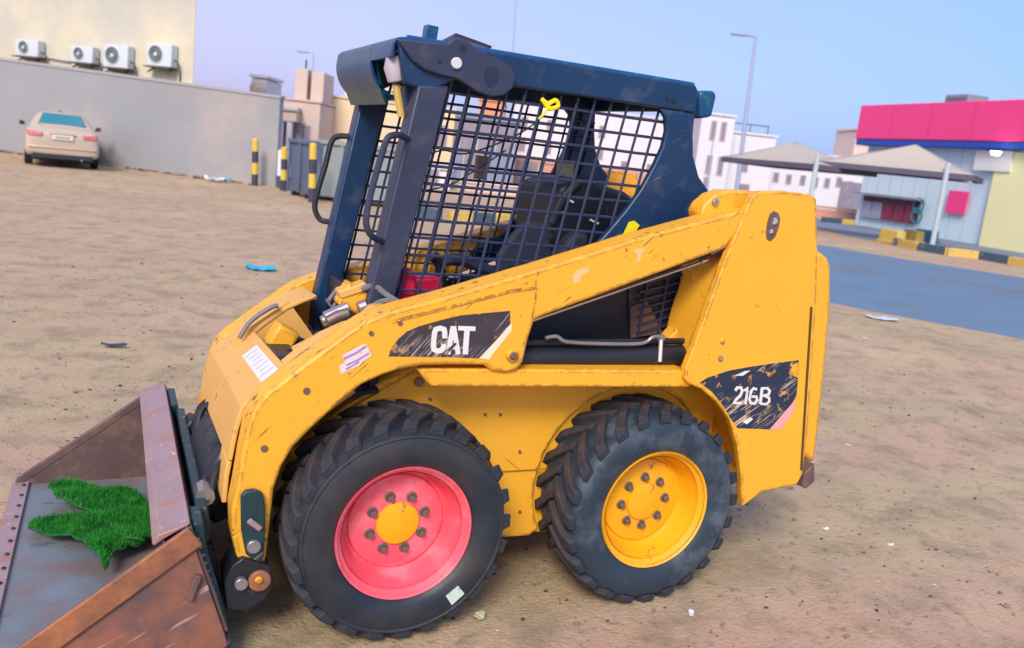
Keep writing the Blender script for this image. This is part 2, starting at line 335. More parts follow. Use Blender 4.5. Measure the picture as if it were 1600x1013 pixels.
# ---- wheels
def make_wheel(cx, yout, side, rimm, rubm, hubm, worn):
    cy = .385; s = side                      # side +1: outer face towards -Y
    c = (cx, yout, cy)
    prof = [(.222, .002), (.230, -.004), (.232, .006), (.221, .014), (.208, .022), (.198, .05), (.190, .085), (.184, .10), (.176, .112), (.168, .113), (.163, .100), (.150, .096), (.130, .095), (.105, .091), (.085, .090), (.0, .090)]
    rim = MB().lathe([(r, t*s) for r, t in prof], c, n=64)
    rim.lathe([(r, t*s) for r, t in [(.205, .022), (.19, .12), (.19, .24), (.22, .262)]], c, n=48)
    o = rim.build('wheel', rimm, LD, origin=c, smooth=35)
    # tyre
    if worn: tp = [(.226, .010), (.240, -.004), (.262, -.013), (.300, -.017), (.330, -.012), (.348, -.002), (.356, .012), (.361, .035), (.363, .135)]
    else: tp = [(.226, .010), (.238, -.006), (.252, -.016), (.285, -.024), (.315, -.022), (.332, -.017), (.338, -.020), (.343, -.018), (.347, -.008), (.356, .010), (.361, .035), (.363, .135)]
    full = tp+[(r, .27-t) for r, t in tp[::-1]]
    ty = MB().lathe([(r, t*s) for r, t in full], c, n=80).build('tyre', rubm, o, origin=c, smooth=40)
    # hub cap and nuts
    MB().lathe([(0, .076*s), (.066, .077*s), (.073, .080*s), (.075, .092*s)], c, n=32).build('hub_cap', hubm, o, smooth=35)
    nm = None
    for k in range(8):
        a = 2*math.pi*(k+.35)/8; p = (c[0]+.098*math.cos(a), c[1]+.082*s, c[2]+.098*math.sin(a))
        if nm is None:
            m = MB().lathe([(.019, .009*s), (.019, .006*s), (.012, .004*s)], (0, 0, 0), n=12); m.prism([(.0115*math.cos(math.pi*q/3), .0115*math.sin(math.pi*q/3)) for q in range(6)], -.012*s, .008*s)
            m.v = [(v[0]+p[0], v[1]+p[1], v[2]+p[2]) for v in m.v]; nm = m.build('lug_nut', nutm, o, origin=p, bevel=.001)
        else: link_copy(nm, o, Vector(p)-Vector(c))
    # tread lugs: chevron bars, each its own piece
    first = {}
    NL = 24
    for sd_ in (0, 1):
        for k in range(NL):
            a = 2*math.pi*(k+.5*sd_)/NL
            if sd_ not in first:
                m = MB(); nseg = 5; secs = []
                for q in range(nseg+1):
                    f = q/nseg; tpos = -.004+.142*f if q else -.010; skew = .30*f**1.1   # radians along the circumference
                    wd = (.040 if worn else .044)*(1.10-.25*f); ro = .386 if q > 0 else .372; ri = .345 if q == 0 else .355
                    if q == 1: ro = .385
                    tq = tpos*s if sd_ == 0 else (.27-tpos)*s
                    ring = []
                    for (rr, ww) in ((ri, wd*.65), (ro, wd*.5), (ro, -wd*.5), (ri, -wd*.65)):
                        aa = skew+ww/.38; ring.append((rr*math.sin(aa), tq, rr*math.cos(aa)))
                    secs.append(ring)
                vs = [p for r_ in secs for p in r_]; fs = [(3, 2, 1, 0), tuple(nseg*4+i for i in range(4))]
                for q in range(nseg):
                    for i in range(4): fs.append((q*4+i, q*4+(i+1) % 4, (q+1)*4+(i+1) % 4, (q+1)*4+i))
                m.add(vs, fs); m.v = [(v[0]+c[0], v[1]+c[1], v[2]+c[2]) for v in m.v]
                first[sd_] = m.build('tread_lug', lugm, o, origin=c, bevel=.004, smooth=30); first[sd_].rotation_euler = (0, a, 0)
            else: link_copy(first[sd_], o, (0, 0, 0), (0, a, 0))
    return o
wf = make_wheel(0., 0., 1, pink, rub, yrim, False); wf['label'] = 'front wheel with pink rim and yellow hub'
wr = make_wheel(.986, .015, 1, yrim, rub2, yrim, True); wr['label'] = 'rear wheel with yellow rim'
wr.rotation_euler = (0, .2, 0); wf.rotation_euler = (0, -.06, 0)
make_wheel(0., 1.46, -1, yrim, rub2, yrim, True); make_wheel(.986, 1.45, -1, yrim, rub2, yrim, True)
# small label on front tyre
q = [at(697, 932, -.027), at(716, 916, -.027), at(726, 928, -.027), at(706, 946, -.027)]
stk = MB().add([(p.x, -.0265, p.z) for p in q]+[(p.x, -.0235, p.z) for p in q], [(0, 1, 2, 3), (7, 6, 5, 4), (0, 4, 5, 1), (1, 5, 6, 2), (2, 6, 7, 3), (3, 7, 4, 0)]).build('tyre_sticker', mat('mint_sticker', (.55, .66, .55), .5, wear=(.2, .3, .25), wamt=.4, wscale=60), LD)

# ---- chassis (recessed side panel between the wheels) and belly
def arc(cx, cz, r, a0, a1, n=14): return [(cx+r*math.cos(R(a0+(a1-a0)*i/n)), cz+r*math.sin(R(a0+(a1-a0)*i/n))) for i in range(n+1)]
side = [(-.30, .30), (-.30, .58), (-.17, .72), (-.05, .80), (.08, .87), (1.30, .87), (1.52, .80), (1.62, .45), (1.50, .30), (1.36, .27)]+arc(.986, .385, .45, -12, 190, 22)[1:-1]+[(.53, .21)]+arc(.0, .385, .44, -20, 200, 22)[3:-3]+[(-.30, .25)]
ch = [(-.33, .26), (-.33, .58), (-.17, .72), (-.05, .80), (.08, .87), (1.30, .87), (1.60, .80), (1.66, .45), (1.52, .33), (1.40, .24), (.70, .20), (.50, .205)]
MB().prism(ch, .285, 1.19).build('chassis', yel, LD, bevel=.006)
# wheel arch liner panel proud of the chassis with rear arch cut in it
arch = [(.08, .868), (.07, .80), (.30, .66), (.42, .52), (.46, .38), (.50, .208), (.692, .20)]
ra = arc(.99, .40, .40, 205, 20, 20)
arch2 = [(.42, .209), (.597, .203)]+[p for p in ra if p[1] > .22]+[(1.40, .60), (1.40, .865), (.09, .868), (-.02, .80), (-.10, .755), (-.152, .725), (-.20, .69), (-.16, .64), (.0, .655), (.22, .63), (.36, .55), (.42, .42)]
MB().prism(arch2, .262, .284).build('side_panel', yel, LD, bevel=.003)
MB().box(((.5+.62)/2, .2575, .475), (.24, .004, .003)).build('panel_seam', mat('seam_gap_brown', (.35, .16, .03), .6), LD)  # thin brown strip marking the panel joint
# fender ledge above the wheels
led = P2([(652, 577), (668, 598), (676, 606), (1078, 607), (1085, 598), (1078, 580)], .06)
MB().prism(led, .065, .262).build('fender_ledge', yel, LD, bevel=.008)
bm_ = MB()
for X, Z in ((.0, .875),): bm_.disc(xz(655, 597, .255), .016, .246, .262)
bm_.build('bolt', nutm, LD, bevel=.003)
for (x, y) in ((758, 648), (782, 648), (910, 646), (812, 706), (812, 800), (672, 624)):
    MB().disc(xz(x, y, .26), .006, .256, .262, 8).build('bolt', nutm, LD)
for (x, y, w_, h_) in ((963, 566, 18, 16), (1012, 566, 60, 14)):
    a = xz(x-w_/2, y-h_/2, .2); b_ = xz(x+w_/2, y+h_/2, .2)
    MB().box(((a[0]+b_[0])/2, .2, (a[1]+b_[1])/2), (abs(b_[0]-a[0]), .03, abs(a[1]-b_[1])+.02)).build('hose_bracket', yel, LD, bevel=.004)
MB().disc(xz(963, 562, .18), .008, .176, .186).build('bolt', nutm, LD)

# ---- rear tower, near side and far side
tow = [(1190, 299), (1228, 299), (1268, 304), (1276, 311), (1278, 392), (1276, 470), (1268, 590), (1262, 680), (1254, 742), (1246, 757), (1190, 770), (1160, 792), (1158, 740), (1152, 695), (1140, 655), (1120, 628), (1096, 608), (1076, 600), (1070, 592), (1072, 575), (1100, 500), (1130, 415), (1165, 330), (1176, 306)]
tpoly = P2(tow, .04)
MB().prism(tpoly, .04, .075).build('tower', yel, LD, bevel=.006)
MB().prism([(x, z) for x, z in tpoly], 1.30, 1.33).build('tower', yel, LD, bevel=.006)
# tower inner box and rear hood
rear = P2([(1280, 392), (1292, 402), (1297, 415), (1297, 470), (1290, 560), (1276, 690), (1270, 725), (1240, 700), (1250, 400)], .12)
inner = [(1.30, 1.50), (1.56, 1.50), (1.60, 1.36), (1.70, .50), (1.56, .42), (1.42, .62), (1.30, .86), (1.22, .90), (1.10, .90), (1.12, 1.10), (1.15, 1.22), (1.20, 1.36)]
MB().prism(inner, .075, .30).build('tower_box', yel, LD, bevel=.01)
MB().prism(inner, 1.10, 1.30).build('tower_box', yel, LD, bevel=.01)
MB().prism(rear, .11, 1.26).build('rear_door', yel, LD, bevel=.02)
dk = P2([(1252, 738), (1268, 722), (1268, 750), (1254, 762), (1249, 758)], .10)
MB().prism(dk, .08, .30).build('rear_bumper', darkrust, LD, bevel=.006)
MB().prism([(x-.0, z) for x, z in P2([(1267, 480), (1270, 480), (1254, 735), (1251, 735)], .036)], .0365, .0405).build('door_gap', mat('dark_gap', (.10, .045, .015), .8), LD)
# engine hood between the towers
MB().prism([(1.14, .88), (1.17, 1.30), (1.24, 1.40), (1.60, 1.36), (1.70, .5), (1.4, .3)], .30, 1.10).build('engine_cover', yel, LD, bevel=.02)
# arm pivot knuckle poking above the arm and slotted hole in the tower
kn = P2([(1088, 330), (1094, 318), (1110, 304), (1130, 297), (1182, 299), (1176, 330), (1120, 345), (1090, 345)], .16)
MB().prism(kn, .13, .22).build('arm_knuckle', yel, LD, bevel=.01)
MB().disc(xz(1117, 316, .128), .014, .118, .131, 14).build('pivot_pin', steel, LD, bevel=.003)
sl_ = [(1209, 330), (1216, 333), (1219, 342), (1217, 355), (1211, 370), (1204, 377), (1198, 374), (1197, 365), (1199, 348), (1203, 335)]
MB().prism(P2(sl_, .0385), .0375, .0415).build('slot_opening', darkrust, LD)
MB().tube([at(1210, 346, .034), at(1210, 346, .042)], .014, 14).build('pivot_pin', steel, LD, bevel=.003)
MB().tube([at(1205, 362, .034), at(1205, 362, .042)], .009, 12).build('pivot_pin', steel, LD, bevel=.002)
for x, y in ((1129, 533), (1126, 560)): MB().tube([at(x, y, .033), at(x, y, .042)], .010, 12).build('bolt', nutm if y > 540 else yel, LD, bevel=.002)
# red tail lamp behind the cab foot
MB().prism(P2([(1083, 342), (1096, 318), (1098, 340)], .25), .24, .28).build('tail_lamp', redm, LD)

# ---- engine side bay: guard column, grille, lift cylinder, hoses
g1 = P2([(1076, 420), (1145, 390), (1120, 470), (1100, 530), (1036, 530), (1062, 500), (1074, 465)], .25)
MB().prism(g1, .22, .29).build('engine_side_panel', yel, LD, bevel=.008)
MB().prism([(.40, .88), (1.20, .88), (1.22, 1.36), (.44, 1.12)], .335, .36).build('engine_bay_panel', blk, LD)
gr = MB().prism(P2([(985, 440), (1074, 420), (1070, 470), (1045, 515), (1020, 528), (985, 520)], .31), .32, .335).build('grille', blk, LD, bevel=.004)
for i in range(7):
    y = 436+i*13
    a = xz(1000-i*1.0, y+8, .31); b_ = xz(1066-i*3, y-8, .31)
    v = Vector((b_[0]-a[0], 0, b_[1]-a[1])); m = MB(); ang = -math.atan2(v.z, v.x)
    m.box(((a[0]+b_[0])/2, .312, (a[1]+b_[1])/2), (v.length, .012, .009), Matrix.Rotation(ang, 3, 'Y')); m.build('grille_slat', grey_post, gr)
for X in (1010, 1040):
    m = MB().tube([at(X+4, 432, .308), at(X-12, 520, .308)], .005, 6).build('grille_slat', grey_post, gr)
cy0, cy1 = at(800, 560, .17), at(1092, 554, .17)
cyl = MB().tube([cy0, cy1], .040, 20).build('lift_cylinder', blk, LD)
MB().tube([at(818, 536, .17), at(1085, 533, .17)], .012, 8).build('cylinder_pipe', blk, cyl)
MB().tube(smoothpts([at(852, 528, .13), at(870, 526, .13), at(885, 534, .13), at(930, 537, .13), at(1000, 537, .13), at(1020, 527, .13), at(1032, 526, .13)]), .007, 8).build('steel_pipe', steel, LD)
MB().tube([at(1028, 527, .13), at(1036, 528, .13)], .013, 8).build('pipe_fitting', steel, LD)
MB().tube([at(1033, 530, .125), at(1031, 565, .125)], .007, 6).build('clamp', white, LD)
MB().prism(P2([(985, 480), (1010, 470), (1035, 520), (985, 528)], .315), .312, .318).build('rusty_bracket', darkrust, LD)
# chrome rod under the arm
MB().tube([at(832, 500, .12), at(1100, 408, .12)], .007, 10).build('cylinder_rod', chrome, LD)
MB().tube(smoothpts([at(1095, 409, .12), at(1115, 402, .12), at(1145, 386, .12)]), .014, 12).build('rod_end', chrome, LD, bevel=.003)
MB().tube([at(838, 492, .10), at(1110, 397, .10)], .006, 6).build('hose', blk, LD)

# ---- loader arms
armp = [(1170, 326), (1140, 334), (1000, 372), (845, 420), (700, 463), (610, 487), (572, 502), (545, 519), (510, 545), (480, 566), (450, 590), (420, 612), (400, 635), (388, 662), (378, 712), (370, 760), (362, 800), (363, 840), (370, 872), (388, 884), (415, 880), (424, 800), (428, 765), (440, 730), (458, 700), (485, 672), (520, 640), (540, 622), (565, 602), (595, 588), (625, 578), (660, 572), (700, 571), (758, 571), (768, 580), (790, 583), (808, 580), (818, 566), (826, 530), (836, 500), (850, 494), (1135, 388), (1152, 365)]
apoly = P2(armp, YN)
MB().prism(apoly, YN, .17).build('loader_arm', yel2, LD, bevel=.010)
MB().prism([(x, z-.075) for x, z in apoly], 1.135, YF).build('loader_arm', yel2, LD, bevel=.010)
# raised weld band where the arm widens, top flange
MB().strip(P2([(842, 424), (838, 440), (838, 470), (832, 497)], YN), YN-.0025, YN+.004, .006).build('weld_bead', yel2, LD)
MB().strip(P2([(612, 500), (700, 478), (800, 452), (840, 447)], YN), YN-.003, YN+.004, .010).build('weld_bead', yel2, LD)
bos = MB().disc(xz(800, 555, YN), .022, YN-.012, YN+.004, 22).build('pivot_boss', yel, LD, bevel=.003)
MB().disc(xz(800, 555, YN), .014, YN-.018, YN-.004, 14).build('pivot_pin', darkrust, bos, bevel=.003)
for x, y, r_ in ((479, 611, .011), (413, 701, .011), (580, 521, .008), (625, 505, .008)):
    MB().disc(xz(x, y, YN), r_, YN-.0035, YN+.002, 14).build('bolt_hole', darkrust, LD)
# dark link plate at the arm foot
lk = MB().prism(P2([(376, 775), (383, 767), (398, 765), (410, 770), (414, 790), (414, 830), (412, 868), (404, 880), (384, 866), (377, 830)], .03), .024, .045).build('link_plate', teal, LD, bevel=.005)
MB().disc(xz(396, 853, .025), .022, .012, .03, 14).build('link_pin', steel, lk, bevel=.003)
MB().box(at(398, 820, .018), (.05, .012, .018), Matrix.Rotation(.7, 3, 'Y')).build('grab_latch', pinksteel, lk, bevel=.003)
br = MB().prism(P2([(362, 880), (378, 868), (420, 880), (428, 905), (415, 930), (385, 950), (352, 948), (350, 905)], .05), .03, .16).build('foot_bracket', blk, LD, bevel=.004)
MB().disc(xz(405, 905, .03), .034, .012, .03, 20).build('pivot_boss', rusto, br, bevel=.004)
MB().disc(xz(376, 909, .03), .020, .008, .03, 14).build('pivot_pin', steel, br, bevel=.003)
MB().disc(xz(404, 906, .012), .012, .004, .012, 14).build('pivot_pin', yel, br, bevel=.002)

# ---- front cross panel between the arms
topz = [(-.556, .50), (-.545, .60), (-.531, .70), (-.512, .775), (-.487, .80), (-.385, .905)]
Y0, Y1 = .17, 1.135
FD = .06
def shear(mb):
    mb.v = [(x, y, z-FD*max(0, (y-.17)/.965)) for x, y, z in mb.v]; return mb
shear(MB().strip(topz[1:], Y0, Y1, .016)).build('front_cross_panel', yeld, LD, bevel=.004)
def xz_r(p): return p
# lower lobes of the cross panel: far tab and the piece beside the near arm
shear(MB().strip([(-.556, .40), (-.556, .50), (-.546, .598)], .93, Y1, .016)).build('front_cross_panel', yel2, LD, bevel=.004)
MB().strip([(-.556, .46), (-.552, .55), (-.546, .598)], Y0, .32, .016).build('front_cross_panel', yeld, LD, bevel=.004)
up = [(-.387, .903), (-.34, .945), (-.27, 1.0), (-.20, 1.035), (-.15, 1.05)]
shear(MB().strip(up, .86, Y1, .016)).build('deck_plate', yeld, LD, bevel=.004)
MB().strip(up, Y0, .25, .016).build('deck_plate', yeld, LD, bevel=.004)
# well: back wall, floor, contents
MB().strip([(-.46, .70), (-.30, .70), (-.17, .78), (-.05, .80)], .26, .86, .012).build('well_floor', blk, LD)
MB().box((-.30, .87, .82), (.26, .012, .20), Matrix.Rotation(-.65, 3, 'Y')).build('well_side', yeld, LD)
MB().box((-.29, .252, .80), (.24, .012, .20), Matrix.Rotation(-.65, 3, 'Y')).build('well_side', yeld, LD)
MB().box((-.055, .73, .92), (.03, .84, .30)).build('cab_front_wall', blk, LD, bevel=.004)
MB().box((-.20, .46, .90), (.20, .22, .04), Matrix.Rotation(-.5, 3, 'Y')).build('valve_plate', yeld, LD, bevel=.006)
m = MB(); rr_ = random.Random(3)
for i in range(5):
    y0 = .34+i*.11
    MB().tube(smoothpts([(-.36, y0, .74), (-.33, y0+.02, .82), (-.25, y0+.05, .84), (-.15, y0, .80)]), .018, 8).build('hydraulic_hose', blk, LD)
MB().box((-.33, .60, .80), (.12, .22, .10)).build('valve_block', blk, LD, bevel=.015)
MB().box((-.30, .74, .86), (.09, .10, .10), Matrix.Rotation(.5, 3, 'Y')).build('yellow_bracket', yel, LD, bevel=.012)
MB().tube(smoothpts([(-.44, .82, .84), (-.40, .84, .90), (-.33, .84, .955), (-.30, .84, .965)]), .009, 8).build('latch_rod', hose, LD)
# couplers standing by the near post
def onz(x, y, Y): return at(x, y, Y)
MB().tube([at(503, 503, .42), at(533, 489, .42)], .020, 14).build('hydraulic_coupler', steel, LD, bevel=.003)
MB().tube([at(511, 468, .45), at(519, 482, .45), at(532, 463, .45)], .008, 8).build('hose', hose, LD)
MB().tube([at(512, 472, .45), at(524, 455, .45), at(532, 450, .45), at(540, 455, .45)], .008, 8).build('hose', hose, LD)
MB().tube([at(505, 500, .44), at(528, 488, .42)], .016, 14).build('hydraulic_coupler', steel, LD)
MB().box(at(555, 467, .40), (.115, .08, .085), Matrix.Rotation(.45, 3, 'Y')).build('coupler_block', yel2, LD, bevel=.008)
MB().box(at(549, 452, .39), (.10, .07, .03), Matrix.Rotation(-.35, 3, 'Y')).build('coupler_block', yeld, LD, bevel=.006)
MB().tube([at(508, 497, .36), at(545, 480, .36)], .022, 14).build('hydraulic_coupler', steel, LD, bevel=.003)
MB().tube([at(511, 503, .34), at(528, 494, .34), at(545, 489, .34)], .020, 14).build('hydraulic_coupler', nutm, LD, bevel=.003)
MB().tube([at(560, 483, .33), at(573, 478, .33)], .024, 12).build('hydraulic_coupler', steel, LD, bevel=.003)
MB().tube(smoothpts([at(566, 490, .32), at(590, 474, .31), at(606, 470, .30), at(625, 474, .29), at(650, 480, .28)]), .010, 8).build('hose', hose, LD)
MB().tube(smoothpts([at(566, 452, .36), at(585, 447, .34), at(600, 458, .32), at(618, 470, .3), at(632, 478, .28)]), .011, 8).build('hose', hose, LD)
MB().prism(P2([(548, 505), (580, 476), (622, 476), (608, 492)], .28), .25, .30).build('deck_gusset', yeld, LD, bevel=.004)

# ---- stickers and decals
def flat(poly, Y, name, m, parent=LD, th=.0012, off=.0):   # thin printed film on a vertical plate
    return MB().prism(P2(poly, Y), Y-th-off, Y-off+.0005).build(name, m, parent, smooth=0)
d1 = flat([(607, 557), (611, 545), (622, 530), (636, 518), (655, 510), (690, 500), (720, 493), (760, 489), (797, 486), (797, 507), (782, 528), (748, 560), (700, 558)], YN, 'side_decal', decal, th=.0015)
flat([(797, 507), (800, 506), (799, 517), (770, 553), (764, 562), (748, 560), (775, 532)], YN, 'decal_stripe', strw, d1, th=.0022)
def strokes(lines, Y, wd, name, m, parent, base=.0025):
    mb = MB()
    for si, ln in enumerate(lines):
        pts = [Vector(p) for p in ln[0]]; wl = ln[1]*wd; L, Rr = [], []
        for i, p in enumerate(pts):
            if i == 0: nrm = (pts[1]-p).normalized(); k = 1
            elif i == len(pts)-1: nrm = (p-pts[i-1]).normalized(); k = 1
            else:
                a = (p-pts[i-1]).normalized(); b_ = (pts[i+1]-p).normalized(); nrm = (a+b_).normalized(); k = min(1.5, 1/max(.4, nrm.dot(a)))
            q_ = Vector((-nrm.y, nrm.x))*wl/2*k; L.append(p+q_); Rr.append(p-q_)
        y_ = Y-base-.0003*si
        A = [at(v.x, v.y, y_) for v in L]; B = [at(v.x, v.y, y_) for v in Rr]; nn_ = len(A)
        vs = A+B+[v+Vector((0, .0008, 0)) for v in A]+[v+Vector((0, .0008, 0)) for v in B]
        fs = []
        for i in range(nn_-1):
            fs += [(i, i+1, nn_+i+1, nn_+i), (2*nn_+i, 3*nn_+i, 3*nn_+i+1, 2*nn_+i+1), (i, 2*nn_+i, 2*nn_+i+1, i+1), (nn_+i, nn_+i+1, 3*nn_+i+1, 3*nn_+i)]
        fs += [(0, nn_, 3*nn_, 2*nn_), (nn_-1, 3*nn_-1, 4*nn_-1, 2*nn_-1)]
        mb.add(vs, fs)
    return mb.build(name, m, parent, smooth=0)
# C A T
strokes([([(695, 529), (695, 520), (694, 515), (688, 513), (681, 515), (679, 520), (677, 541), (678, 546), (683, 549), (689, 548), (693, 544), (694, 538)], 8)], YN, 1, 'lettering', letw, d1)
strokes([([(700, 554), (708, 510)], 7.5), ([(709, 510), (716, 554)], 7.5), ([(704, 543), (714, 543)], 6)], YN, 1, 'lettering', letw, d1)
strokes([([(716, 513), (743, 514)], 7), ([(730, 512), (727, 554)], 8.5)], YN, 1, 'lettering', letw, d1)
MB().prism(P2([(688, 554), (711, 535), (713, 537), (697, 554)], YN), YN-.0048, YN-.0038).build('lettering_mark', decal, d1, smooth=0)
st1 = flat([(533, 585), (530, 572), (540, 566), (534, 556), (556, 544), (570, 537), (576, 545), (580, 556), (571, 562), (560, 572), (544, 579)], YN, 'warning_sticker', stick)
strokes([([(537, 561), (556, 552), (572, 541)], 3.), ([(541, 571), (560, 562), (577, 552)], 2.5), ([(540, 577), (552, 571), (561, 565)], 2)], YN, 1, 'sticker_text', prtp, st1)
for poly in ([(894, 432), (903, 421), (918, 418), (921, 424), (908, 432), (906, 440), (896, 444)], [(988, 392), (1000, 388), (1010, 390), (1002, 396), (1000, 410), (994, 410), (996, 398)]):
    flat(poly, YN, 'sticker_residue', mat('pale_residue', (.84, .50, .22), .7))
d2 = flat([(1093, 598), (1106, 590), (1140, 579), (1180, 572), (1215, 567), (1248, 563), (1246, 600), (1244, 620), (1224, 650), (1204, 671), (1152, 669), (1142, 655), (1130, 634), (1112, 612)], .04, 'model_decal', decal2, th=.0015)
flat([(1243, 624), (1240, 640), (1228, 660), (1218, 671), (1202, 671), (1222, 648)], .04, 'decal_stripe', strp, d2, th=.0022)
strokes([([(1149, 611), (1152, 606), (1158, 606), (1160, 611), (1157, 618), (1150, 625), (1147, 630), (1159, 630)], 4.2)], .04, 1, 'lettering', letw, d2)
strokes([([(1163, 611), (1168, 607), (1165, 632)], 4.4)], .04, 1, 'lettering', letw, d2)
strokes([([(1183, 609), (1178, 607), (1174, 611), (1171, 624), (1173, 630), (1179, 631), (1183, 626), (1182, 620), (1173, 620)], 3.8)], .04, 1, 'lettering', letw, d2)
strokes([([(1191, 606), (1188, 631)], 4.4), ([(1190, 607), (1199, 607), (1203, 611), (1201, 617), (1190, 619)], 3.6), ([(1195, 619), (1202, 622), (1202, 628), (1197, 632), (1188, 631)], 3.6)], .04, 1, 'lettering', letw, d2)
for poly in ([(1148, 587), (1163, 580), (1172, 579), (1160, 587)], [(1160, 659), (1172, 652), (1176, 655), (1166, 663)], [(1238, 570), (1247, 566), (1246, 590), (1234, 585)]):
    flat(poly, .04, 'torn_patch', letw if poly[0][0] != 1238 else yel, d2, th=.0026)
# label on the front cross panel (lies on the sloped plate)
def onpanel(x, y):
    a = Vector((topz[-2][0], .17, topz[-2][1])); b_ = Vector((topz[-1][0], .17, topz[-1][1])); nr = (b_-a).cross(Vector((0, .965, -FD))).normalized(); nr = nr if nr.z > 0 else -nr
    o_ = Vector(CP); d = Vector(ray(x, y)); tt_ = (a+nr*.0012-o_).dot(nr)/d.dot(nr); return o_+d*tt_, nr
qs = [onpanel(*p) for p in ((378, 556), (401, 539), (434, 577), (408, 597))]
lb = MB().loft([p for p, q_ in qs], [p-q_*.002 for p, q_ in qs]).build('white_label', white, LD, smooth=0)
for i in range(7):
    f = (i+1)/8.; a = qs[0][0].lerp(qs[3][0], f); b_ = qs[1][0].lerp(qs[2][0], f); nr = qs[0][1]; dd = (qs[3][0]-qs[0][0]).normalized()*.0045
    a, b_ = a.lerp(b_, .08+.1*(i % 3)), a.lerp(b_, .9-.12*(i % 2))
    MB().loft([a+nr*.0012, b_+nr*.0012, b_+dd+nr*.0012, a+dd+nr*.0012], [a, b_, b_+dd, a+dd]).build('printed_line', prt, lb, smooth=0)

# ---- cab
side_top = P2([(620, 57), (640, 58), (700, 67), (712, 58), (730, 64), (745, 76), (800, 85), (950, 111), (1089, 136), (1093, 142)], .33)
def cab_side(Yo, near):
    s = 1 if near else -1; y0, y1 = (Yo, Yo+.03) if near else (Yo-.03, Yo)
    # top rail with rounded lifting plate
    rail = [(-.02, 1.962), (1.115, 1.962), (1.13, 1.94), (1.13, 1.86), (.16, 1.86), (.06, 1.80), (-.03, 1.82), (-.06, 1.95)]
    MB().prism(rail, y0, y1).build('roof_rail', blu, LD, bevel=.008)
    pil = [(1.128, 1.858), (1.134, 1.78), (1.150, 1.70), (1.19, 1.625), (1.246, 1.576), (1.22, 1.50), (1.16, 1.35), (1.10, 1.25), (.55, 1.12), (.60, 1.20), (.72, 1.27), (.81, 1.38), (.88, 1.47), (.935, 1.555), (.975, 1.64), (1.005, 1.72), (1.012, 1.78), (1.0, 1.83), (.97, 1.858)]
    MB().prism(pil, y0+.001, y1-.001).build('rear_pillar', blu, LD, bevel=.006)
    # front post
    fp = [(.02, 1.82), (.128, 1.83), (.022, 1.21), (-.02, .98), (-.04, .82), (-.12, .82), (-.118, .95), (-.085, 1.14)]
    MB().prism(fp, *((YC0-.002, YC0+.09) if near else (YC1-.09, YC1+.002))).build('front_post', grey_post if near else blu, LD, bevel=.008)
cab_side(YC0, True); cab_side(YC1, False)
# near side plate features
eb = P2([(620, 60), (700, 68), (712, 58), (732, 64), (748, 78), (780, 92), (800, 104), (808, 120), (802, 138), (788, 150), (768, 152), (745, 143), (716, 124), (690, 118), (665, 110), (645, 95)], .31)
MB().prism(eb, .312, .329).build('lifting_plate', grey_post, LD, bevel=.006)
MB().prism([(x*.55+.30*.45, z*.55+1.80*.45) for x, z in []] or P2([(768, 104), (775, 106), (780, 113), (780, 124), (775, 133), (768, 137), (761, 134), (757, 126), (757, 115), (761, 107)], .311), .3105, .313).build('plate_hole', mat('through_hole', (.008, .02, .05), .7), LD)
MB().disc(xz(713, 99, .31), .019, .302, .314, 18).build('cap_bolt', mat('pale_cap', (.62, .58, .62), .5), LD, bevel=.003)
for x, y, r_ in ((724, 76, .011), (687, 96, .007), (1058, 157, .010), (1048, 155, .007)): MB().disc(xz(x, y, .311), r_, .3100 if x < 900 else .326, .314 if x < 900 else .331, 14).build('bolt_hole', blk, LD)
# roof
MB().box((.545, .73, 1.945), (1.14, .74, .03)).build('roof', blu, LD, bevel=.008)
MB().tube([(-.02, .365, 1.955), (1.12, .365, 1.955)], .020, 12).build('roof_tube', bluv, LD)
# visor, curved sheet over the front opening
vis = MB(); V0 = [(.02, 1.957), (-.050, 1.950), (-.062, 1.925), (-.062, 1.885), (-.045, 1.84), (-.005, 1.80), (.04, 1.785)]
V0s = [(p.x, p.y) for p in smoothpts([(a, b_, 0) for a, b_ in V0], 4)]
MB().strip(V0s, .60, 1.13, .012).build('front_visor', bluv, LD, bevel=.003)
MB().strip([(p[0], p[1]) for p in V0s[:12]], .35, .60, .012).build('front_visor', bluv, LD, bevel=.003)
MB().strip([(-.05, 1.90), (-.02, 1.80), (.0, 1.76)], .60, 1.11, .01).build('visor_lining', tealglass, LD)
# work lamp under visor, near post
lampg = MB().tube([at(613, 88, .40), at(616, 105, .40), at(620, 128, .40)], [.022, .036, .030], 14).build('work_lamp', glassl, LD, bevel=.004)
MB().box(at(630, 108, .43), (.05, .08, .11)).build('lamp_housing', grey_post, LD, bevel=.01)
MB().tube([at(619, 133, .40), at(627, 182, .40)], .013, 8).build('amber_strip', ylens, LD)
MB().prism(P2([(632, 118), (650, 118), (650, 175), (636, 185), (630, 150)], .42), .40, .46).build('lamp_bracket', blu, LD, bevel=.004)
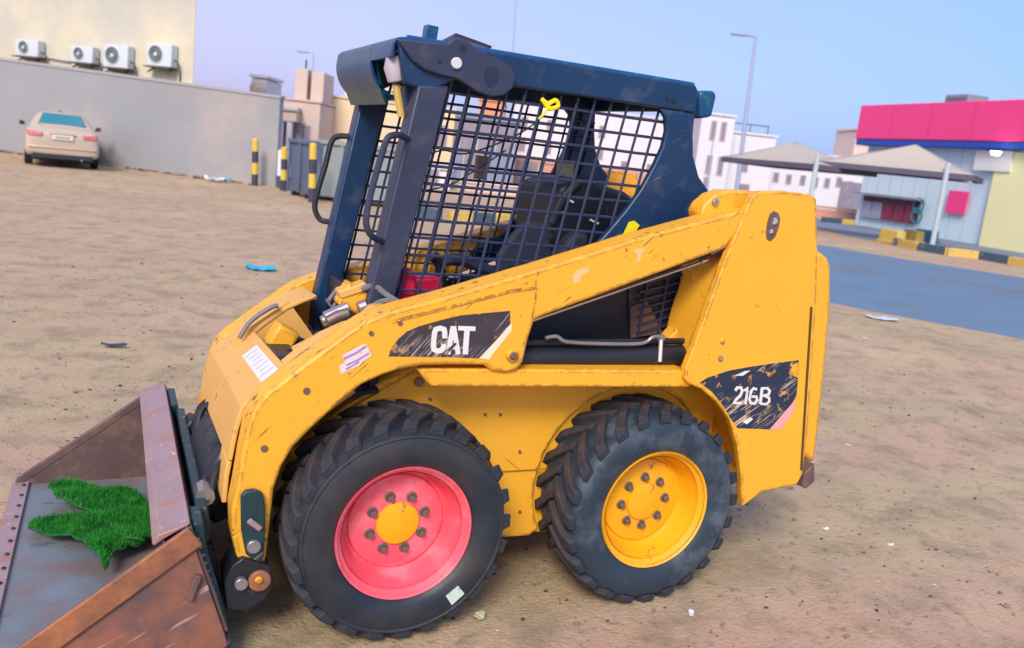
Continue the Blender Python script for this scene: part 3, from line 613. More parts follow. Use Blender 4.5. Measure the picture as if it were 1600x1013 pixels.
# roof top pieces and rear lamp
MB().loft([at(664, 66, .8), at(682, 68, .8), at(686, 42, .8), at(668, 38, .8)], [p+Vector((.0, .05, 0)) for p in (at(664, 66, .8), at(682, 68, .8), at(686, 42, .8), at(668, 38, .8))]).build('roof_bracket', bluv, LD, bevel=.003)
hp = [at(683, 66, .75), at(712, 51, .62), at(770, 72, .55), at(745, 82, .6)]
MB().loft([Vector((p.x, p.y, p.z)) for p in hp], [Vector((p.x, p.y+.02, p.z-.015)) for p in hp]).build('roof_hatch', mat('hatch_paint', (.16, .14, .22), .5, wear=(.4, .35, .4), wamt=.4), LD, bevel=.003)
MB().loft([at(700, 66, .6), at(745, 82, .56), at(765, 76, .56), at(712, 58, .6)], [p+Vector((0, .03, 0)) for p in (at(700, 66, .6), at(745, 82, .56), at(765, 76, .56), at(712, 58, .6))]).build('hatch_side', grey_post, LD)
MB().prism(P2([(1088, 142), (1112, 142), (1116, 150), (1108, 183), (1088, 186)], .42), .40, .52).build('rear_work_lamp', bluv, LD, bevel=.012)
MB().box((1.115, .73, 1.91), (.03, .74, .09)).build('rear_beam', blu, LD, bevel=.004)
MB().box((1.13, .73, 1.29), (.03, .74, .30)).build('rear_wall', blk, LD, bevel=.004)
# lower cab sides and floor
for ya, yb in ((YC0+.002, YC0+.014), (YC1-.014, YC1-.002)):
    MB().prism([(-.03, .86), (1.2, .86), (1.2, 1.28), (.70, 1.16), (.35, .96), (-.03, .96)] if ya < .5 else [(-.03, .86), (1.2, .86), (1.2, 1.30), (.70, 1.12), (.35, 1.0), (-.03, 1.0)], ya, yb).build('lower_cab_side', blk, LD)
MB().box((.5, .73, .87), (1.2, .76, .02)).build('cab_floor', blk, LD)
# guard meshes: every bar is a piece
def guard(Yg, near):
    x0b = -.03; sl = .165; nb = 16; zt = 1.858; zb = 1.0
    fr = MB().box((.55, Yg, zb-.01), (1.15, .02, .02)).build('side_guard', bar_m, LD)
    for i in range(1, nb+1):
        xb = x0b+i*.070                   # at z=1.2
        x_at = lambda z: xb+sl*(z-1.2)
        za, zz = zb, zt
        if x_at(zz) > 1.12: zz = 1.2+(1.12-xb)/sl
        a, b_ = Vector((x_at(za), Yg, za)), Vector((x_at(zz), Yg, zz)); v = b_-a
        MB().tube([a, b_], .0056, 6).build('guard_bar', bar_m, fr)
    for j in range(1, 14):
        z = zb+j*.0625
        if z > zt: break
        a = Vector((x0b+sl*(z-1.2), Yg+.006*(1 if near else -1), z)); b_ = Vector((min(1.12, 1.15), a.y, z))
        # wire sags and waves a little
        k = 10; pts = [a.lerp(b_, q_/k)+Vector((0, 0, random.uniform(-.0012, .0012))) for q_ in range(k+1)]
        MB().tube(pts, .0056, 6).build('guard_bar', bar_m, fr)
guard(YC0+.038, True); guard(YC1-.038, False)
# seat, controls, seat bar
seat = MB().prism([(.50, 1.02), (.86, .98), (.88, 1.06), (.52, 1.10)], .50, .96).build('seat', fabric, LD, bevel=.025)
bk = [Vector((x, 0, z)) for x, z in [(.72, 1.05), (.70, 1.16), (.73, 1.27), (.78, 1.345), (.83, 1.36), (.86, 1.34), (.84, 1.2), (.82, 1.04)]]
MB().prism([(p.x, p.z) for p in bk], .54, .92).build('seat_backrest', fabric, LD, bevel=.03)
MB().prism(P2([(776, 425), (778, 400), (800, 368), (818, 348), (845, 346), (858, 360), (862, 400), (856, 430)], .50), .49, .53).build('seat_armrest', fabric, LD, bevel=.012)
for x0, y0, x1, y1 in ((700, 440, 690, 400), (770, 440, 880, 290)):
    pass
MB().tube(smoothpts([at(694, 408, .50), at(720, 405, .50), at(745, 415, .50), at(775, 428, .50)]), .022, 10).build('safety_bar', grey_post, LD)
MB().tube(smoothpts([at(676, 400, .62), at(686, 410, .62), at(690, 440, .62), at(700, 470, .62)]), .022, 10).build('control_lever', blk, LD)
MB().tube(smoothpts([at(905, 285, .60), at(880, 310, .60), at(862, 350, .60)]), .020, 10).build('control_lever', blk, LD)
MB().prism(P2([(872, 290), (910, 280), (975, 300), (1010, 330), (1000, 372), (900, 396), (858, 400), (862, 340)], .62), .60, .98).build('rear_console', blk, LD, bevel=.02)
for x, y in ((885, 312), (893, 315), (925, 345), (932, 348), (878, 332)):
    MB().box(at(x, y, .595), (.018, .01, .008), Matrix.Rotation(.4, 3, 'Y')).build('switch', white, LD)
MB().box(at(883, 265, .9), (.075, .02, .08)).build('cream_label', mat('cream_card', (.52, .42, .26), .7, wear=(.3, .24, .15), wamt=.45, wscale=30), LD)
MB().prism(P2([(616, 420), (640, 418), (648, 430), (650, 470), (614, 472)], .42), .40, .50).build('foot_pedal', redm, LD, bevel=.012)
MB().prism(P2([(645, 432), (688, 432), (692, 452), (640, 470)], .50), .48, .56).build('foot_pedal', redm, LD, bevel=.012)
# yellow tag and tied ribbon
MB().prism(P2([(970, 372), (982, 347), (990, 345), (998, 352), (986, 370)], .325), .318, .323).build('yellow_tag', tagy, LD)
MB().tube(smoothpts([at(846, 155, .35), at(856, 162, .335), at(868, 157, .33), at(872, 166, .33), at(858, 170, .33), at(850, 160, .33)]), .008, 6).build('yellow_ribbon', tagy, LD)
MB().tube(smoothpts([at(858, 165, .33), at(850, 178, .32), at(842, 186, .33)]), .005, 6).build('yellow_ribbon', tagy, LD)
# grab handles
MB().tube(smoothpts([at(638, 218, .335), at(622, 211, .28), at(606, 216, .26), at(597, 240, .26), at(580, 300, .26), at(572, 345, .26), at(580, 368, .27), at(598, 378, .335)], 5), .011, 10).build('grab_handle', grey_post, LD)
MB().tube(smoothpts([at(549, 214, 1.13), at(530, 213, 1.15), at(518, 222, 1.16), at(508, 260, 1.16), at(496, 300, 1.16), at(492, 325, 1.16), at(500, 343, 1.15), at(515, 347, 1.13)], 5), .012, 10).build('grab_handle', blk, LD)
# wires inside the cab
for pts in ([(655, 250), (690, 235), (730, 240), (800, 215), (840, 190)], [(650, 300), (700, 290), (745, 265), (790, 235)]):
    MB().tube(smoothpts([at(x, y, .42) for x, y in pts]), .003, 6).build('cable', blk, LD)
MB().box(at(752, 262, 1.0), (.05, .03, .10)).build('interior_box', mat('beige_box', (.28, .19, .14), .7), LD)

# ---- coupler, tilt cylinders and bucket
YB0, YB1 = -.03, 1.44
cp = [(-.655, .475), (-.625, .475), (-.615, .40), (-.545, .16), (-.525, .06), (-.555, .06), (-.60, .18), (-.648, .38)]
q1 = MB().prism(cp, YB0+.03, .13).build('quick_coupler', teal, LD, bevel=.004)
MB().prism(cp, 1.16, YB1-.04).build('quick_coupler', teal, LD, bevel=.004)
MB().prism([(-.635, .46), (-.60, .46), (-.585, .36), (-.60, .34), (-.625, .36)], .13, 1.16).build('coupler_beam', teal, LD, bevel=.006)
MB().prism([(-.60, .34), (-.585, .34), (-.525, .10), (-.54, .09)], .13, 1.16).build('coupler_plate', blk, LD)
m = MB()
for i in range(12):
    f = i/11; MB().box(Vector((-.641+f*.09, YB0+.028, .43-f*.29)), (.012, .012, .006), Matrix.Rotation(.3, 3, 'Y')).build('weld_spot', steel, q1)
MB().tube([(-.60, .22, .46), (-.60, .30, .46)], .03, 10).build('coupler_pin', steel, LD)
for Y in (.34, .98):
    MB().tube([(-.60, Y, .40), (-.50, Y, .50), (-.36, Y, .70)], [.026, .038, .038], 14).build('tilt_cylinder', blk, LD)
    MB().box((-.585, Y, .42), (.08, .11, .11), Matrix.Rotation(.5, 3, 'Y')).build('cylinder_bracket', blk, LD, bevel=.01)
MB().prism([(-.61, .46), (-.55, .57), (-.45, .56), (-.44, .44), (-.47, .34), (-.56, .30)], .34, .80).build('coupler_block', blk, LD, bevel=.02)
for i, (y0, zz) in enumerate(((.26, .0), (.42, .02), (.6, .0), (.8, .03), (.90, .0))):
    MB().tube(smoothpts([(-.585, y0, .40+zz), (-.56, y0+.03, .53+zz), (-.49, y0, .58), (-.42, y0-.04, .55), (-.36, y0, .62)]), .014, 8).build('hydraulic_hose', blk, LD)
MB().box((-.46, .65, .38), (.05, .95, .20), Matrix.Rotation(-.1, 3, 'Y')).build('front_axle_wall', blk, LD)

BK = MB().strip([(-.555, .13), (-.60, .27), (-.655, .42), (-.672, .478)], YB0, YB1, .012).build('bucket', darkrust, LD, bevel=.002)
BK['label'] = 'rusty open bucket with pinkish upper lip'
tip = xz(35, 745, YB1); TX, TZ = -1.235, .055
MB().prism([(-.674, .482), (-.664, .492), (-.748, .463), (-.765, .435), (-.757, .43), (-.735, .448)], YB0, YB1).build('top_lip', pinksteel, BK, bevel=.003)
MB().strip([(-.735, .45), (-.70, .33), (-.655, .20), (-.61, .12)], YB0+.013, YB1-.013, .006).build('back_plate', pinksteel, BK)
MB().strip([(-.545, .10), (-.60, .065), (-.80, .052), (TX+.055, .046)], YB0, YB1, -.012).build('floor_plate', floorsteel, BK)
sp_ = [(-.672, .484), (-.555, .13), (-.545, .09), (-.60, .055), (TX, .040), (TX, .062)]
for (ya, yb) in ((YB0-.012, YB0), (YB1, YB1+.012)):
    MB().prism(sp_, ya, yb).build('side_plate', rust if ya < .5 else darkrust, BK, bevel=.002)
    # reinforcing strip along the sloping edge
    a, b_ = Vector((-.672, .488)), Vector((TX, .068)); d = (b_-a).normalized(); nr = Vector((d.y, -d.x)); nr = -nr if nr.y > 0 else nr
    pl = [a, b_, b_+nr*.075, a+nr*.07]
    if ya < .5: MB().prism([(p.x, p.y) for p in pl], ya-.012, ya).build('side_edge', rusto, BK, bevel=.004)
    else: MB().prism([(p.x, p.y) for p in [a, b_, b_+nr*.03, a+nr*.03]], ya-.002, yb+.012).build('side_edge', darkrust, BK, bevel=.003)
MB().strip([(TX-.01, .036), (TX+.055, .044)], YB0-.01, YB1+.01, -.016).build('cutting_edge', pinksteel, BK, bevel=.003)
for i in range(14):
    y_ = .02+i*.106; MB().lathe([(0, .004), (.006, .004), (.008, .0)], (TX+.035, y_, .061), 'z', 10).build('edge_bolt', blk, BK)
MB().box((-.65, YB0-.02, .30), (.02, .02, .08), Matrix.Rotation(.3, 3, 'Y')).build('side_lug', rust, BK, bevel=.003)

# ================================================================== turf mat in the bucket
TM = empty('turf_mat', (-.85, .9, .07), label='crumpled bright green artificial grass mat lying in the bucket', cat='mat')
def turf(outline, zf, seed, name):
    # outline px -> points over bucket floor, triangulated grid inside
    import bmesh
    P = [at_z for at_z in outline]
    bm = bmesh.new(); vs = [bm.verts.new((p.x, p.y, 0)) for p in P]; bm.faces.new(vs)
    bmesh.ops.triangulate(bm, faces=bm.faces)
    for _ in range(5):
        bmesh.ops.subdivide_edges(bm, edges=[e for e in bm.edges if e.calc_length() > .035], cuts=1)
        bmesh.ops.triangulate(bm, faces=bm.faces)
    for v in bm.verts:
        v.co.x += .035*noise.noise(Vector((v.co.x*16, v.co.y*16, seed))); v.co.y += .035*noise.noise(Vector((v.co.y*16, v.co.x*16, seed+5)))
        v.co.z = zf(v.co.x, v.co.y)+.028*noise.noise(v.co*7+Vector((seed, 0, 0)))+.012*noise.noise(v.co*19)
    mb = MB(); mb.v = [tuple(v.co) for v in bm.verts]; bm.verts.index_update(); mb.f = [tuple(v.index for v in f.verts) for f in bm.faces]
    tri = [([Vector(v.co) for v in f.verts], f.calc_area()) for f in bm.faces]; bm.free()
    k = mb.build(name, grsb, TM_L, smooth=60)
    s = k.modifiers.new('th', 'SOLIDIFY'); s.thickness = .008; s.offset = -1
    rr = random.Random(seed); tot = sum(a for _, a in tri); blades = MB(); nB = int(min(26000, tot*75000))
    cum = np.cumsum([a for _, a in tri])
    for _ in range(nB):
        t_ = tri[int(np.searchsorted(cum, rr.random()*cum[-1]))][0] if cum[-1] > 0 else tri[0][0]
        u, v_ = rr.random(), rr.random()
        if u+v_ > 1: u, v_ = 1-u, 1-v_
        p = t_[0]+(t_[1]-t_[0])*u+(t_[2]-t_[0])*v_; nr = (t_[1]-t_[0]).cross(t_[2]-t_[0]).normalized(); nr = nr if nr.z > 0 else -nr
        h = rr.uniform(.012, .034); d = (nr+Vector((rr.uniform(-.6, .6)-.25, rr.uniform(-.6, .6), rr.uniform(-.2, .3)))).normalized()*h
        a = rr.uniform(0, 3.14); wv = Vector((math.cos(a), math.sin(a), 0))*.0016
        blades.v += [tuple(p-wv), tuple(p+wv), tuple(p+d)]; i = len(blades.v); blades.f.append((i-3, i-2, i-1))
    blades.build('grass_pile', grs, k, smooth=0, kind='stuff')
TM_L = TM; LOC[TM.name] = Vector((-.85, .9, .07))
def fl(x, y, z): return gnd(x, y, z)
A_ = [fl(x, y, .13) for x, y in ((84, 758), (100, 745), (125, 742), (160, 746), (215, 752), (238, 780), (242, 828), (215, 850), (180, 835), (150, 800), (120, 795), (90, 782))]
B_ = [fl(x, y, .10) for x, y in ((42, 815), (60, 805), (100, 806), (135, 800), (160, 795), (200, 800), (240, 815), (242, 832), (200, 860), (152, 888), (146, 862), (120, 845), (80, 832))]
turf(A_, lambda x, y: .115+.03*math.sin(9*x+5*y), 11, 'mat_fold')
turf(B_, lambda x, y: .10+.025*math.sin(7*y-3*x), 12, 'mat_fold')

# ================================================================== LITTER AND STONES
def scrap(name, px, poly_r, m, label, cat='litter', z=.012, size=(.2, .1), rz=0, curl=.02, seed=1, group=None):
    c = gnd(*px); rr = random.Random(seed); n_ = 9; mb = MB(); top = []; 
    nx, ny = 7, 5
    for j in range(ny):
        for i in range(nx):
            u = i/(nx-1)-.5; v = j/(ny-1)-.5; ed = 1-.25*abs(2*u)**3*rr.uniform(.4, 1)
            x = u*size[0]; y = v*size[1]*ed*(1-.5*abs(2*u)**2)
            zz = z+curl*(rr.random()*.7+abs(u)*.8)
            ca, sa = math.cos(rz), math.sin(rz); top.append((c.x+x*ca-y*sa, c.y+x*sa+y*ca, gh(c.x, c.y)+zz))
    bot = [(a, b_, z_-.006) for a, b_, z_ in top]; N_ = nx*ny
    fs = []
    for j in range(ny-1):
        for i in range(nx-1):
            a = j*nx+i; fs += [(a, a+1, a+nx+1, a+nx), (N_+a, N_+a+nx, N_+a+nx+1, N_+a+1)]
    bd = [i for i in range(nx)]+[j*nx+nx-1 for j in range(1, ny)]+[(ny-1)*nx+i for i in range(nx-2, -1, -1)]+[j*nx for j in range(ny-2, 0, -1)]
    for a, b_ in zip(bd, bd[1:]+bd[:1]): fs.append((a, N_+a, N_+b_, b_))
    mb.add(top+bot, fs); return mb.build(name, m, label=label, cat=cat, group=group)
cyan = mat('cyan_plastic', (.0, .42, .62), .4, var=.2); darkp = mat('dark_plastic', (.04, .055, .10), .5, var=.3); whp = mat('white_plastic_film', (.62, .68, .74), .5, var=.1)
scrap('plastic_bag', (407, 421), 0, cyan, 'flattened cyan plastic bag on the sand left of the loader cab', size=(.34, .30), rz=.0, curl=.04, seed=2)
scrap('plastic_scrap', (178, 542), 0, darkp, 'dark blue plastic scrap on the sand left of the loader arm', size=(.17, .055), rz=-.15, curl=.02, seed=3)
scrap('plastic_bag', (336, 284), 0, whp, 'white plastic bag near the foot of the grey wall', size=(.55, .5), rz=-.3, curl=.16, seed=4)
scrap('plastic_bag', (352, 285), 0, cyan, 'small light blue bag beside the white bag near the grey wall', size=(.28, .35), rz=-.3, curl=.14, seed=5)
scrap('paper_sheet', (1378, 499), 0, whp, 'pale crumpled sheet lying near the road edge', size=(.42, .30), rz=-.5, curl=.03, seed=6)
for i, (x, y, lbl) in enumerate(((1290, 827, 'small white scrap just right of the rear wheel'), (1463, 918, 'white scrap at the lower right of the sand'), (1325, 693, 'tiny white scrap right of the loader tail'), (1390, 857, 'faint white scrap between two others at lower right'), (1080, 957, 'small pale scrap below the rear tyre'), (1352, 529, 'white scrap below the crumpled sheet by the road'))):
    scrap('paper_scrap', (x, y), 0, white, lbl, size=(.035, .022) if i != 5 else (.06, .04), rz=i, curl=.01, z=.004, seed=20+i, group='paper scraps on the sand')
scrap('leaf_scrap', (748, 968), 0, mat('pale_green_scrap', (.42, .45, .25), .7), 'pale green crumpled scrap between the two near wheels', size=(.045, .04), rz=.5, curl=.02, seed=40)

# gravel: nobody could count it
rr = random.Random(5); gv = MB(); ico = [(0, 0, 1), (.89, 0, .45), (.28, .85, .45), (-.72, .53, .45), (-.72, -.53, .45), (.28, -.85, .45), (.72, .53, -.45), (-.28, .85, -.45), (-.89, 0, -.45), (-.28, -.85, -.45), (.72, -.53, -.45), (0, 0, -1)]
icf = [(0, 1, 2), (0, 2, 3), (0, 3, 4), (0, 4, 5), (0, 5, 1), (1, 6, 2), (2, 7, 3), (3, 8, 4), (4, 9, 5), (5, 10, 1), (2, 6, 7), (3, 7, 8), (4, 8, 9), (5, 9, 10), (1, 10, 6), (11, 7, 6), (11, 8, 7), (11, 9, 8), (11, 10, 9), (11, 6, 10)]
def pebs(mb, n_, smin, smax, rmax):
    for _ in range(n_):
        r_ = rmax*rr.random()**.65; a = rr.uniform(0, 6.283); x, y = .3+r_*math.cos(a), .3+r_*math.sin(a)
        if x > 8: continue
        cl = vnoise(x, y, 1.1, 9)
        if rr.random() > .45+cl: continue
        s = rr.uniform(smin, smax)*rr.random()**.7+.0015; sx, sy, sz = s*rr.uniform(.8, 1.5), s*rr.uniform(.7, 1.2), s*rr.uniform(.4, .8); h = gh(x, y)
        mb.add([(x+v[0]*sx*rr.uniform(.8, 1.1), y+v[1]*sy*rr.uniform(.8, 1.1), h+v[2]*sz+sz*.3) for v in ico], icf)
pebs(gv, 14000, .002, .009, 8); pebs(gv, 3200, .007, .016, 8)
gv.build('gravel', mat('gravel_stone', (.24, .17, .13), .9, var=.5, vscale=2.), smooth=0, kind='stuff', label='fine brown gravel scattered over the sand', cat='gravel')
gv = MB(); pebs(gv, 4500, .003, .012, 8)
gv.build('gravel', mat('dark_gravel_stone', (.07, .05, .045), .9, var=.4, vscale=2.), smooth=0, kind='stuff', label='darker gravel bits scattered over the sand', cat='gravel')
gv = MB(); pebs(gv, 700, .002, .007, 9)
gv.build('gravel', mat('pale_gravel_stone', (.55, .48, .40), .9, var=.2, vscale=2.), smooth=0, kind='stuff', label='pale gravel bits scattered over the sand', cat='gravel')

# ================================================================== LEFT: wall, building, AC units, car, bollards, bins
plg = mat('grey_plaster', (.30, .305, .315), .9, var=.10, vscale=.6, wear=(.42, .36, .33), wamt=.42, wscale=.25, bump=.15, bscale=8, wsoft=.2)
plc = mat('cream_plaster', (.49, .475, .41), .9, var=.05, vscale=.4, wear=(.70, .62, .42), wamt=.45, wscale=.2, bump=.1, bscale=8, wsoft=.2)
copem = mat('coping_plaster', (.36, .35, .35), .9, var=.08)
WA, WB = gnd(0, 236), gnd(430, 292)
wd = (WB-WA); wd.z = 0; wl = wd.length; wd.normalize(); wn = Vector((-wd.y, wd.x, 0))      # wn points away from the camera
wang = math.atan2(wd.y, wd.x)
W = empty('boundary_wall', (WA.x, WA.y, 0), wang, label='long plain grey rendered boundary wall behind the parked car', cat='wall')
def wall_z(x, y): d = Vector(ray(x, y)); o_ = Vector(CP); t_ = (WA-o_).dot(wn)/d.dot(wn); q = o_+d*t_; return (q-WA).dot(wd), q.z
(ua_, za_), (ub_, zb_w) = wall_z(2, 94), wall_z(428, 152); WH = zb_w; WS = (za_-zb_w)*(wl+14)/(ub_-ua_)-.3
LX = 14.  # extends left
MB().add([(-LX, 0, -.1), (wl, 0, -.1), (wl, .2, -.1), (-LX, .2, -.1), (-LX, 0, WH+WS+.3), (wl, 0, WH-.02), (wl, .2, WH-.02), (-LX, .2, WH+WS+.3)], [(0, 3, 2, 1), (4, 5, 6, 7), (0, 1, 5, 4), (2, 3, 7, 6), (0, 4, 7, 3), (1, 2, 6, 5)]).build('wall_face', plg, W)
MB().add([(-LX, -.03, WH+WS+.3), (wl+.03, -.03, WH-.02), (wl+.03, .23, WH-.02), (-LX, .23, WH+WS+.3), (-LX, -.03, WH+WS+.38), (wl+.03, -.03, WH+.06), (wl+.03, .23, WH+.06), (-LX, .23, WH+WS+.38)], [(0, 3, 2, 1), (4, 5, 6, 7), (0, 1, 5, 4), (2, 3, 7, 6), (0, 4, 7, 3), (1, 2, 6, 5)]).build('coping', copem, W)

rub_ = MB()
for i in range(60):
    u = random.uniform(-6, wl); s = random.uniform(.03, .10)
    rub_.add([(u+v[0]*s*1.3, -.12-random.random()*.5+v[1]*s, .02+v[2]*s*.6) for v in ico], icf)
rub_.build('rubble', mat('rubble_stone', (.36, .28, .23), .9, var=.3), W, smooth=0, kind='stuff')
# building set 1.2 m behind; its right corner falls at photo x = 305
def line_hit(x, off):   # where the view ray (ground azimuth) of pixel column x at wall-top height meets the plane off behind the wall
    d = Vector(ray(x, 110)); o_ = Vector(CP); pp = WA+wn*off; t_ = (pp-o_).dot(wn)/d.dot(wn); q = o_+d*t_; return (q-WA).dot(wd), q.z
ux, _ = line_hit(303, 1.2)
B = empty('cream_building', (WA.x+wn.x*1.2, WA.y+wn.y*1.2, 0), wang, label='tall cream plastered building behind the grey wall, air conditioners along its side', cat='building')
def skew(x0, x1, y1, z0, z1):     # the plot narrows towards the back, so the right flank turns away
    sk = -(y1)*1.05
    return MB().add([(x0, 0, z0), (x1, 0, z0), (x1+sk, y1, z0), (x0, y1, z0), (x0, 0, z1), (x1, 0, z1), (x1+sk, y1, z1), (x0, y1, z1)], [(0, 3, 2, 1), (4, 5, 6, 7), (0, 1, 5, 4), (1, 2, 6, 5), (2, 3, 7, 6), (0, 4, 7, 3)])
skew(ux-26, ux, 9, 0, 12).build('wall', plc, B, bevel=.03)
skew(ux-26.1, ux+.05, 9.1, 12, 12.3).build('parapet', plc, B)
MB().box((ux-13, -.06, WH+.05), (26, .12, .25)).build('ledge', mat('ledge_plaster', (.72, .64, .42), .9, var=.06), B)
acw = mat('ac_casing', (.60, .64, .66), .5, var=.06, wear=(.5, .48, .42), wamt=.36, wscale=4); acd = mat('ac_grille', (.10, .12, .13), .6, var=.2)
def ac_unit(px, py, wpx, hpx, label):
    u, z = line_hit(px, .72); d = 27.; k = (WA+wd*u-Vector(CP)).dot(Vector(_f))/FPX*1.05; w_, h_ = wpx*k, hpx*k
    # recompute height from the pixel row
    dd = Vector(ray(px, py)); o_ = Vector(CP); pp = WA+wn*.85; t_ = (pp-o_).dot(wn)/dd.dot(wn); z = (o_+dd*t_).z; u = ((o_+dd*t_)-WA).dot(wd)
    r = empty('ac_unit', WA+wd*u+wn*.85+Vector((0, 0, z-h_/2)), wang, label=label, cat='air conditioner', group='air conditioners on the cream building')
    MB().box((0, .15, h_/2), (w_, .30, h_)).build('casing', acw, r, bevel=.02)
    fx = -w_*.12; fr_ = h_*.40
    MB().lathe([(fr_, 0), (fr_, -.02), (fr_*.94, -.025), (fr_*.9, 0)], (fx, 0, h_*.53), 'y', 24).build('fan_shroud', acw, r)
    MB().disc((fx, h_*.53), fr_*.9, -.006, -.002, 24).build('fan_opening', acd, r)
    for q_ in range(5):
        rq = fr_*(.3+.14*q_); MB().lathe([(rq, -.012), (rq+.006, -.018), (rq+.012, -.012)], (fx, 0, h_*.53), 'y', 20, closed=True).build('grille_ring', mat('ac_ring', (.3, .33, .34), .5) if 'ac_ring' not in MATS else MATS['ac_ring'], r)
    MB().disc((fx, h_*.53), fr_*.22, -.026, -.014, 14).build('fan_hub', acw, r)
    MB().box((0, .1, -.03), (w_*1.05, .42, .035)).build('bracket', mat('ac_bracket', (.12, .09, .09), .7) if 'ac_bracket' not in MATS else MATS['ac_bracket'], r)
    for s in (-1, 1): MB().box((s*w_*.38, .12, -.10), (.04, .38, .04), Matrix.Rotation(.5, 3, 'X')).build('bracket_arm', MATS['ac_bracket'], r)
    MB().tube(smoothpts([(w_*.5, .15, h_*.35), (w_*.62, .2, h_*.2), (w_*.62, .30, -.25), (w_*.60, .34, -.6)], 5), .025, 6).build('drain_hose', MATS['ac_bracket'], r)
    return r
ac_unit(41, 75, 42, 24, 'outdoor air conditioner farthest left on the cream building')
ac_unit(127, 85, 40, 24, 'smaller air conditioner just left of the biggest one')
ac_unit(180, 88, 44, 33, 'tallest air conditioner, third along the cream building')
ac_unit(248, 86, 44, 33, 'air conditioner nearest the right corner of the cream building')
MB().tube([WA+wd*line_hit(63, 1.1)[0]+wn*1.12+Vector((0, 0, line_hit(63, 1.1)[1]-.1+.55)), WA+wd*line_hit(108, 1.1)[0]+wn*1.12+Vector((0, 0, line_hit(108, 1.1)[1]+.28))], .03, 8).build('drain_pipe', mat('pipe_grey', (.5, .5, .48), .6), label='thin pipe running between two air conditioners on the cream building', cat='pipe')

# ---- sedan
carp = mat('champagne_paint', (.56, .44, .33), .35, var=.04, metal=.15, coat=.4); cglass = mat('tinted_glass', (.02, .20, .26), .08, var=.1, spec=.8); crub = mat('car_tyre', (.015, .018, .028), .7); cdark = mat('car_dark_trim', (.02, .024, .035), .6)
lampm = mat('tail_lamp_red', (.62, .12, .16), .25, var=.15, vscale=20); platem = mat('number_plate', (.72, .66, .52), .5, var=.06, vscale=40)
cL, cR = gnd(42, 260), gnd(150, 266); cc = (cL+cR)/2
CR = empty('parked_car', (cc.x, cc.y, 0), math.atan2(cc.y-CP[1], cc.x-CP[0])-math.pi/2+.02, label='champagne beige sedan parked facing the grey wall, seen from behind', cat='car')
# local: x right, y forward (away), z up; rear at y=0
sec = [  # y, half width low, half width belt, z bottom, z belt, z roof, half width roof
 (.00, .80, .74, .34, .78, .86, .55), (.06, .87, .84, .26, .90, .965, .68), (.25, .89, .875, .22, .94, 1.03, .70), (.60, .90, .88, .22, .95, 1.07, .68), (.95, .90, .88, .22, .95, 1.30, .60), (1.30, .90, .88, .22, .95, 1.42, .57),
 (2.0, .90, .88, .22, .94, 1.46, .58), (2.7, .90, .88, .22, .93, 1.42, .57), (3.3, .90, .87, .22, .90, 1.10, .62), (3.6, .90, .86, .22, .88, .98, .66), (4.2, .87, .82, .24, .78, .86, .62), (4.5, .78, .70, .30, .64, .70, .5)]
mb = MB(); rings = []
for (y, wl_, wb, z0, zb, zr, wr_) in sec:
    half = [(wl_*.86, z0), (wl_, z0+.10), (wl_*1.0, z0+.3), (wb, zb-.06), (wb*.985, zb), (wr_+(wb-wr_)*.35, zb+(zr-zb)*.62), (wr_, zr-.03), (wr_*.6, zr)]
    rings.append([(x, y, z) for x, z in half]+[(-x, y, z) for x, z in half[::-1]])
vs = [p for r_ in rings for p in r_]; k = len(rings[0]); fs = [tuple(range(k)), tuple((len(rings)-1)*k+i for i in range(k-1, -1, -1))]
for q_ in range(len(rings)-1):
    for i in range(k): fs.append((q_*k+i, q_*k+(i+1) % k, (q_+1)*k+(i+1) % k, (q_+1)*k+i))
body = mb.add(vs, fs).build('body', carp, CR, smooth=50)
sm = body.modifiers.new('s', 'SUBSURF'); sm.levels = sm.render_levels = 2
# rear window, built as a slab lying on the slope
rw = [(-.58, .67, 1.10), (.58, .67, 1.10), (.47, 1.10, 1.375), (-.47, 1.10, 1.375)]
rw = [(x, y-.035, z+.03) for x, y, z in rw]
MB().loft([Vector(p) for p in rw], [Vector(p)+Vector((0, .05, -.05)) for p in rw]).build('rear_window', cglass, CR, bevel=.02)
for s in (-1, 1):
    MB().loft([Vector((s*.80, .0, .80)), Vector((s*.50, -.03, .80)), Vector((s*.46, -.015, .89)), Vector((s*.84, .05, .925))], [Vector((s*.86, .25, .80)), Vector((s*.50, .1, .80)), Vector((s*.46, .1, .89)), Vector((s*.86, .25, .925))]).build('tail_lamp', lampm, CR, bevel=.015)
    mir = MB().loft([Vector((s*.90, 2.75, .98)), Vector((s*1.06, 2.72, .99)), Vector((s*1.06, 2.74, 1.11)), Vector((s*.93, 2.77, 1.09))], [Vector((s*.90, 2.87, .98)), Vector((s*1.04, 2.84, .99)), Vector((s*1.04, 2.84, 1.10)), Vector((s*.93, 2.87, 1.09))]).build('door_mirror', cdark, CR, bevel=.02)
    for yy in (.95, 3.6):
        c_ = (s*.80, yy, .31); whl = MB().lathe([(r_, t_*1) for r_, t_ in [(.20, .10), (.29, .10), (.31, .07), (.31, -.07), (.29, -.10), (.20, -.10)]], c_, 'x', 28).build('wheel', crub, CR, origin=c_)
        MB().lathe([(0, .09*s), (.19, .08*s), (.20, .10*s)], c_, 'x', 20).build('wheel_rim', steel, whl)
MB().box((0, -.03, .80), (.50, .02, .13)).build('number_plate', platem, CR, bevel=.006)
MB().box((0, -.045, .80), (.34, .006, .045)).build('plate_characters', prt, CR)
MB().box((0, -.02, .895), (.62, .04, .03)).build('boot_trim', MATS['champagne_paint'], CR, bevel=.01)
MB().box((0, .05, .52), (1.60, .14, .05)).build('bumper_crease', carp, CR, bevel=.02)
